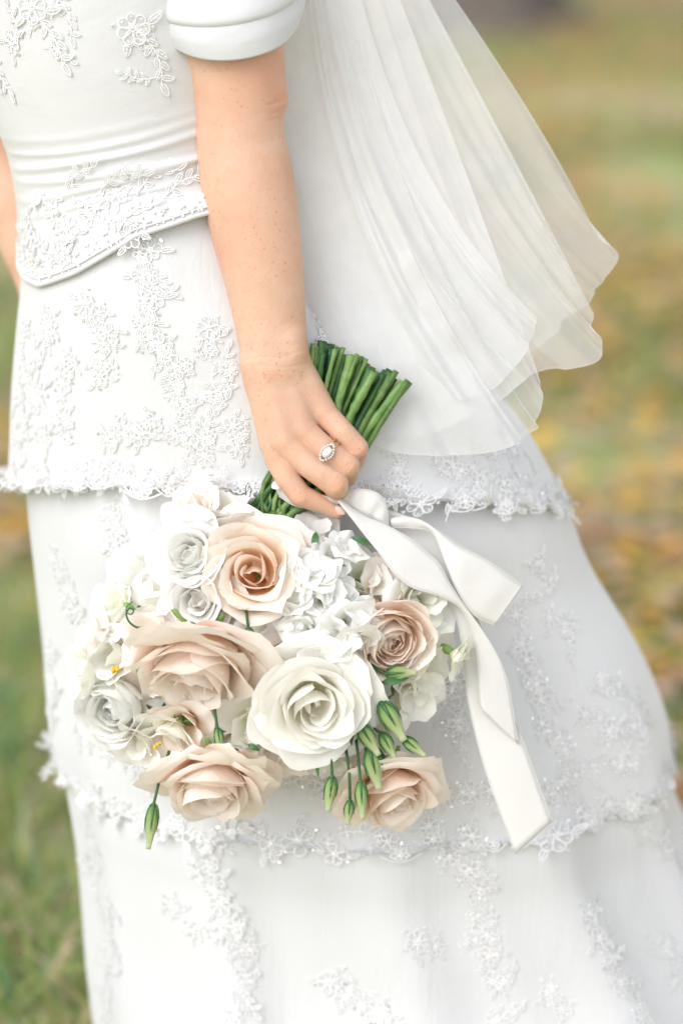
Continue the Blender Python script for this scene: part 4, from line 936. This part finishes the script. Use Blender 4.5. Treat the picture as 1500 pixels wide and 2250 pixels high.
# leaves
def leaf(name, a, b, w, z, bend, m=M_leaf):
    A, B = Vector((*a, z)), Vector((*b, z + bend)); d = (B - A); s = Vector((-d.y, d.x, 0)).normalized(); V, UV = [], []; n = 11
    for j in range(n):
        t = j / (n - 1); hw = w * math.sin(math.pi * t ** .75) ** .9; c = A.lerp(B, t) + Vector((0, 0, bend * math.sin(math.pi * t)))
        for i in range(5): u = i / 2 - 1; V.append(W(*(c + s * hw * u + Vector((0, 0, abs(u) * hw * .35 + 2 * math.sin(5 * t + u)))))); UV.append((i / 4, t))
    return link(name, mesh(name, V, grid_faces(5, n), m, True, UV), bouquet)
for q in [(a_, b_, w_ * .75, z_ - 8, *r_) for a_, b_, w_, z_, *r_ in [((694, 1168), (690, 1216), 11, 45, 8), ((716, 1236), (770, 1250), 11, 50, 6), ((770, 1180), (832, 1200), 9, 20, 4), ((838, 1500), (900, 1490), 12, 66, 8), ((690, 1640), (700, 1710), 9, 62, 8), ((768, 1560), (772, 1640), 13, 60, 8), ((800, 1640), (850, 1672), 22, 40, 6), ((545, 1635), (572, 1650), 9, 50, 5), ((585, 1610), (588, 1645), 7, 55, 5), ((270, 1325), (300, 1340), 9, 10, 4, M_calyx), ((300, 1480), (330, 1450), 12, 60, 6, M_calyx), ((560, 1150), (600, 1120), 10, -10, 4), ((640, 1190), (672, 1180), 10, 40, 5)]]:
    leaf('leaf', *q)
# curling tendril and fine hairs
t = [(318, 1378, 40), (300, 1378, 42), (284, 1366, 44), (278, 1348, 46), (286, 1336, 48), (294, 1342, 50), (288, 1350, 52), (278, 1344, 50), (280, 1332, 46), (292, 1322, 44)]
px_tube('tendril', t, [3.0, 2.4, 2, 1.6, 1.2, 1], M_leaf, bouquet, 6, 50)
px_tube('tendril', [(540, 1088, 0), (540, 1070, 6), (546, 1060, 8)], [1.4, 1], M_leaf, bouquet, 5, 12)
px_tube('tendril', [(548, 1092, 0), (552, 1078, 6), (549, 1068, 8)], [1.4, 1], M_leaf, bouquet, 5, 12)
# stamens
for (x, y, z, n) in ((256, 1472, 45, 9), (318, 1462, 40, 5), (346, 1634, 55, 4)):
    mb = MB(); r = random.Random(x)
    for k in range(n): p = W(x + r.uniform(-7, 7), y + r.uniform(-10, 10), z + r.uniform(-4, 4)); mb.bead(p, .0016, 0); mb.tube([p, W(x, y + 4, z - 25)], .0005, 4, 0)
    link('stamen', mb.build('stamen', [M_stamen]), bouquet)

# ribbon: strips between two edges, each a woven band with its own selvedge
def ribbon(name, L, R, bow=0.0, n=70, nu=9, parent=bouquet):
    L, R = cr(np.array(L, float), n), cr(np.array(R, float), n); V, UV = [], []
    for j in range(n):
        for i in range(nu):
            u = i / (nu - 1); p = L[j] * (1 - u) + R[j] * u; z = bow * math.sin(math.pi * u) + 1.5 * math.sin(j * .35) * math.sin(3 * u); V.append(W(p[0], p[1], p[2] + z)); UV.append((u, j / n))
    me = mesh(name, V, grid_faces(nu, n), M_ribbon, True, UV); o = link(name, me, parent)
    md = o.modifiers.new('thick', 'SOLIDIFY'); md.thickness = 0.0002
    mb = MB()
    for k in (0, nu - 1): mb.tube([V[j * nu + k] for j in range(n)], .00045, 5)
    link('selvedge', mb.build('selvedge', [M_ribbon]), o); return o
# long tail under the rest
ribbon('ribbon', [(850, 1250, -30), (930, 1290, -28), (996, 1346, -26), (1018, 1450, -24), (1030, 1550, -22), (1068, 1700, -16), (1133, 1876, -8)], [(900, 1200, -30), (975, 1260, -26), (1040, 1340, -22), (1080, 1450, -22), (1122, 1560, -24), (1160, 1660, -22), (1211, 1806, -20)], 2)
# front tail: hand -> twist -> short end
ribbon('ribbon', [(742, 1101, 8), (772, 1138, 16), (800, 1174, 22), (832, 1214, 28), (864, 1258, 30), (904, 1290, 26), (960, 1308, 16), (1012, 1338, 4), (1040, 1400, -4), (1048, 1450, -4), (1052, 1510, -2), (1056, 1556, 0)], [(746, 1096, 0), (790, 1128, 2), (856, 1158, 6), (904, 1186, 10), (940, 1216, 12), (965, 1240, 12), (990, 1286, 10), (1024, 1336, 8), (1082, 1422, 2), (1112, 1490, -6), (1126, 1560, -10), (1138, 1636, -12)], 3)
# loop out to the right
ribbon('ribbon', [(852, 1140, -26), (896, 1136, -14), (940, 1152, 0), (1000, 1198, 8), (1060, 1226, 6), (1112, 1262, 0), (1148, 1288, -8)], [(862, 1160, -26), (900, 1160, -20), (950, 1172, -4), (980, 1240, 14), (1004, 1296, 18), (1040, 1350, 10), (1087, 1374, 0)], 3)
ribbon('ribbon', [(1148, 1288, -9), (1100, 1250, -30), (1040, 1215, -40), (960, 1165, -42), (880, 1130, -40), (800, 1110, -30)], [(1087, 1374, -1), (1050, 1340, -26), (1000, 1290, -38), (930, 1230, -42), (850, 1180, -40), (770, 1130, -30)], -6)
# small loop behind the fingers
ribbon('ribbon', [(735, 1085, -30), (762, 1078, -18), (796, 1075, -10), (832, 1086, -10), (850, 1118, -14), (853, 1158, -18)], [(745, 1110, -30), (762, 1112, -20), (784, 1122, -12), (806, 1132, -10), (822, 1140, -12), (836, 1160, -16)], 6)
# wrapping round the stems under the fingers
ribbon('ribbon', [(600, 1062, -20), (640, 1078, 2), (700, 1088, 4), (748, 1098, -10)], [(612, 1090, -20), (650, 1112, -10), (700, 1118, -8), (742, 1112, -12)], 4)
leaf('ribbon_end', (596, 1072), (628, 1052), 10, -6, 4, M_ribbon)

# ------------------------------------------------------------------ ring
def ring():
    j0, j1 = Vector(FING['ring'][1][:3]), Vector(FING['ring'][2][:3]); d = (j1 - Vector(FING['ring'][0][:3])).normalized(); c = Vector((722, 992, 9))
    s = d.cross(Vector((0, 0, 1))).normalized(); f = s.cross(d).normalized()
    if f.z < 0: f = -f
    root = tag(link('engagement_ring', None, None, Matrix.Translation(W(*c))), 'gold engagement ring with a marquise diamond in a halo on the ring finger', 'ring')
    Rr = 30.5
    for off, sp in ((-5.5, .9), (5.5, -.6)):
        mb = MB(); P = []
        for k in range(48):
            q = 6.283 * k / 48; P.append(W(*(c + d * (off + 3 * math.cos(q) * sp * 0) + s * math.cos(q) * Rr + f * math.sin(q) * (Rr - 1))))
        mb.tube(P, 1.9 * K, 8, closed=True); link('band', mb.build('band', [M_gold]), root)
    top = c + f * (Rr + 4) - s * 4
    def gem(p, w, l, h, name, m, n=12):
        mb = MB(); V = []
        for (rr, z) in ((.55, h), (1.0, h * .45), (.5, -h * .5)):
            for k in range(n):
                q = 6.283 * k / n; a, b = math.cos(q), math.sin(q); V.append(W(*(p + s * (w * a * rr) * 1.0 + d * (l * b * abs(b) ** .25 * rr) * 1.0 + f * z)))
        F = grid_faces(n, 3, True) + [tuple(range(n)), tuple(2 * n + k for k in range(n - 1, -1, -1))]
        mb.add(V, F); return link(name, mb.build(name, [m], False), root)
    gem(top, 13.5, 9, 6, 'diamond', M_dia)
    mb = MB(); mb2 = MB()
    for k in range(18):
        q = 6.283 * k / 18; p = top + s * 15.0 * math.cos(q) * (1 + .42 * abs(math.cos(q)) ** 3) + d * 12.5 * math.sin(q) - f * 1.0
        mb.bead(W(*p), 2.9 * K, 0, 1, 6, 4); mb2.tube([W(*(p - f * 4)), W(*(p - f * 1.2))], 1.7 * K, 5)
    for k in range(7):
        p = c + d * (-5.5 + 1.0) + s * math.cos(.9 + k * .13) * (Rr + 1.5) + f * math.sin(.9 + k * .13) * (Rr + 1.5); mb.bead(W(*p), 1.9 * K, 0, 1, 6, 4)
        p = c + d * (5.5) - s * math.cos(1.0 + k * .11) * (Rr + 1.5) + f * math.sin(1.0 + k * .11) * (Rr + 1.5); mb.bead(W(*p), 1.9 * K, 0, 1, 6, 4)
    link('halo_stones', mb.build('halo_stones', [M_dia], False), root); link('setting', mb2.build('setting', [M_gold]), root)
ring()
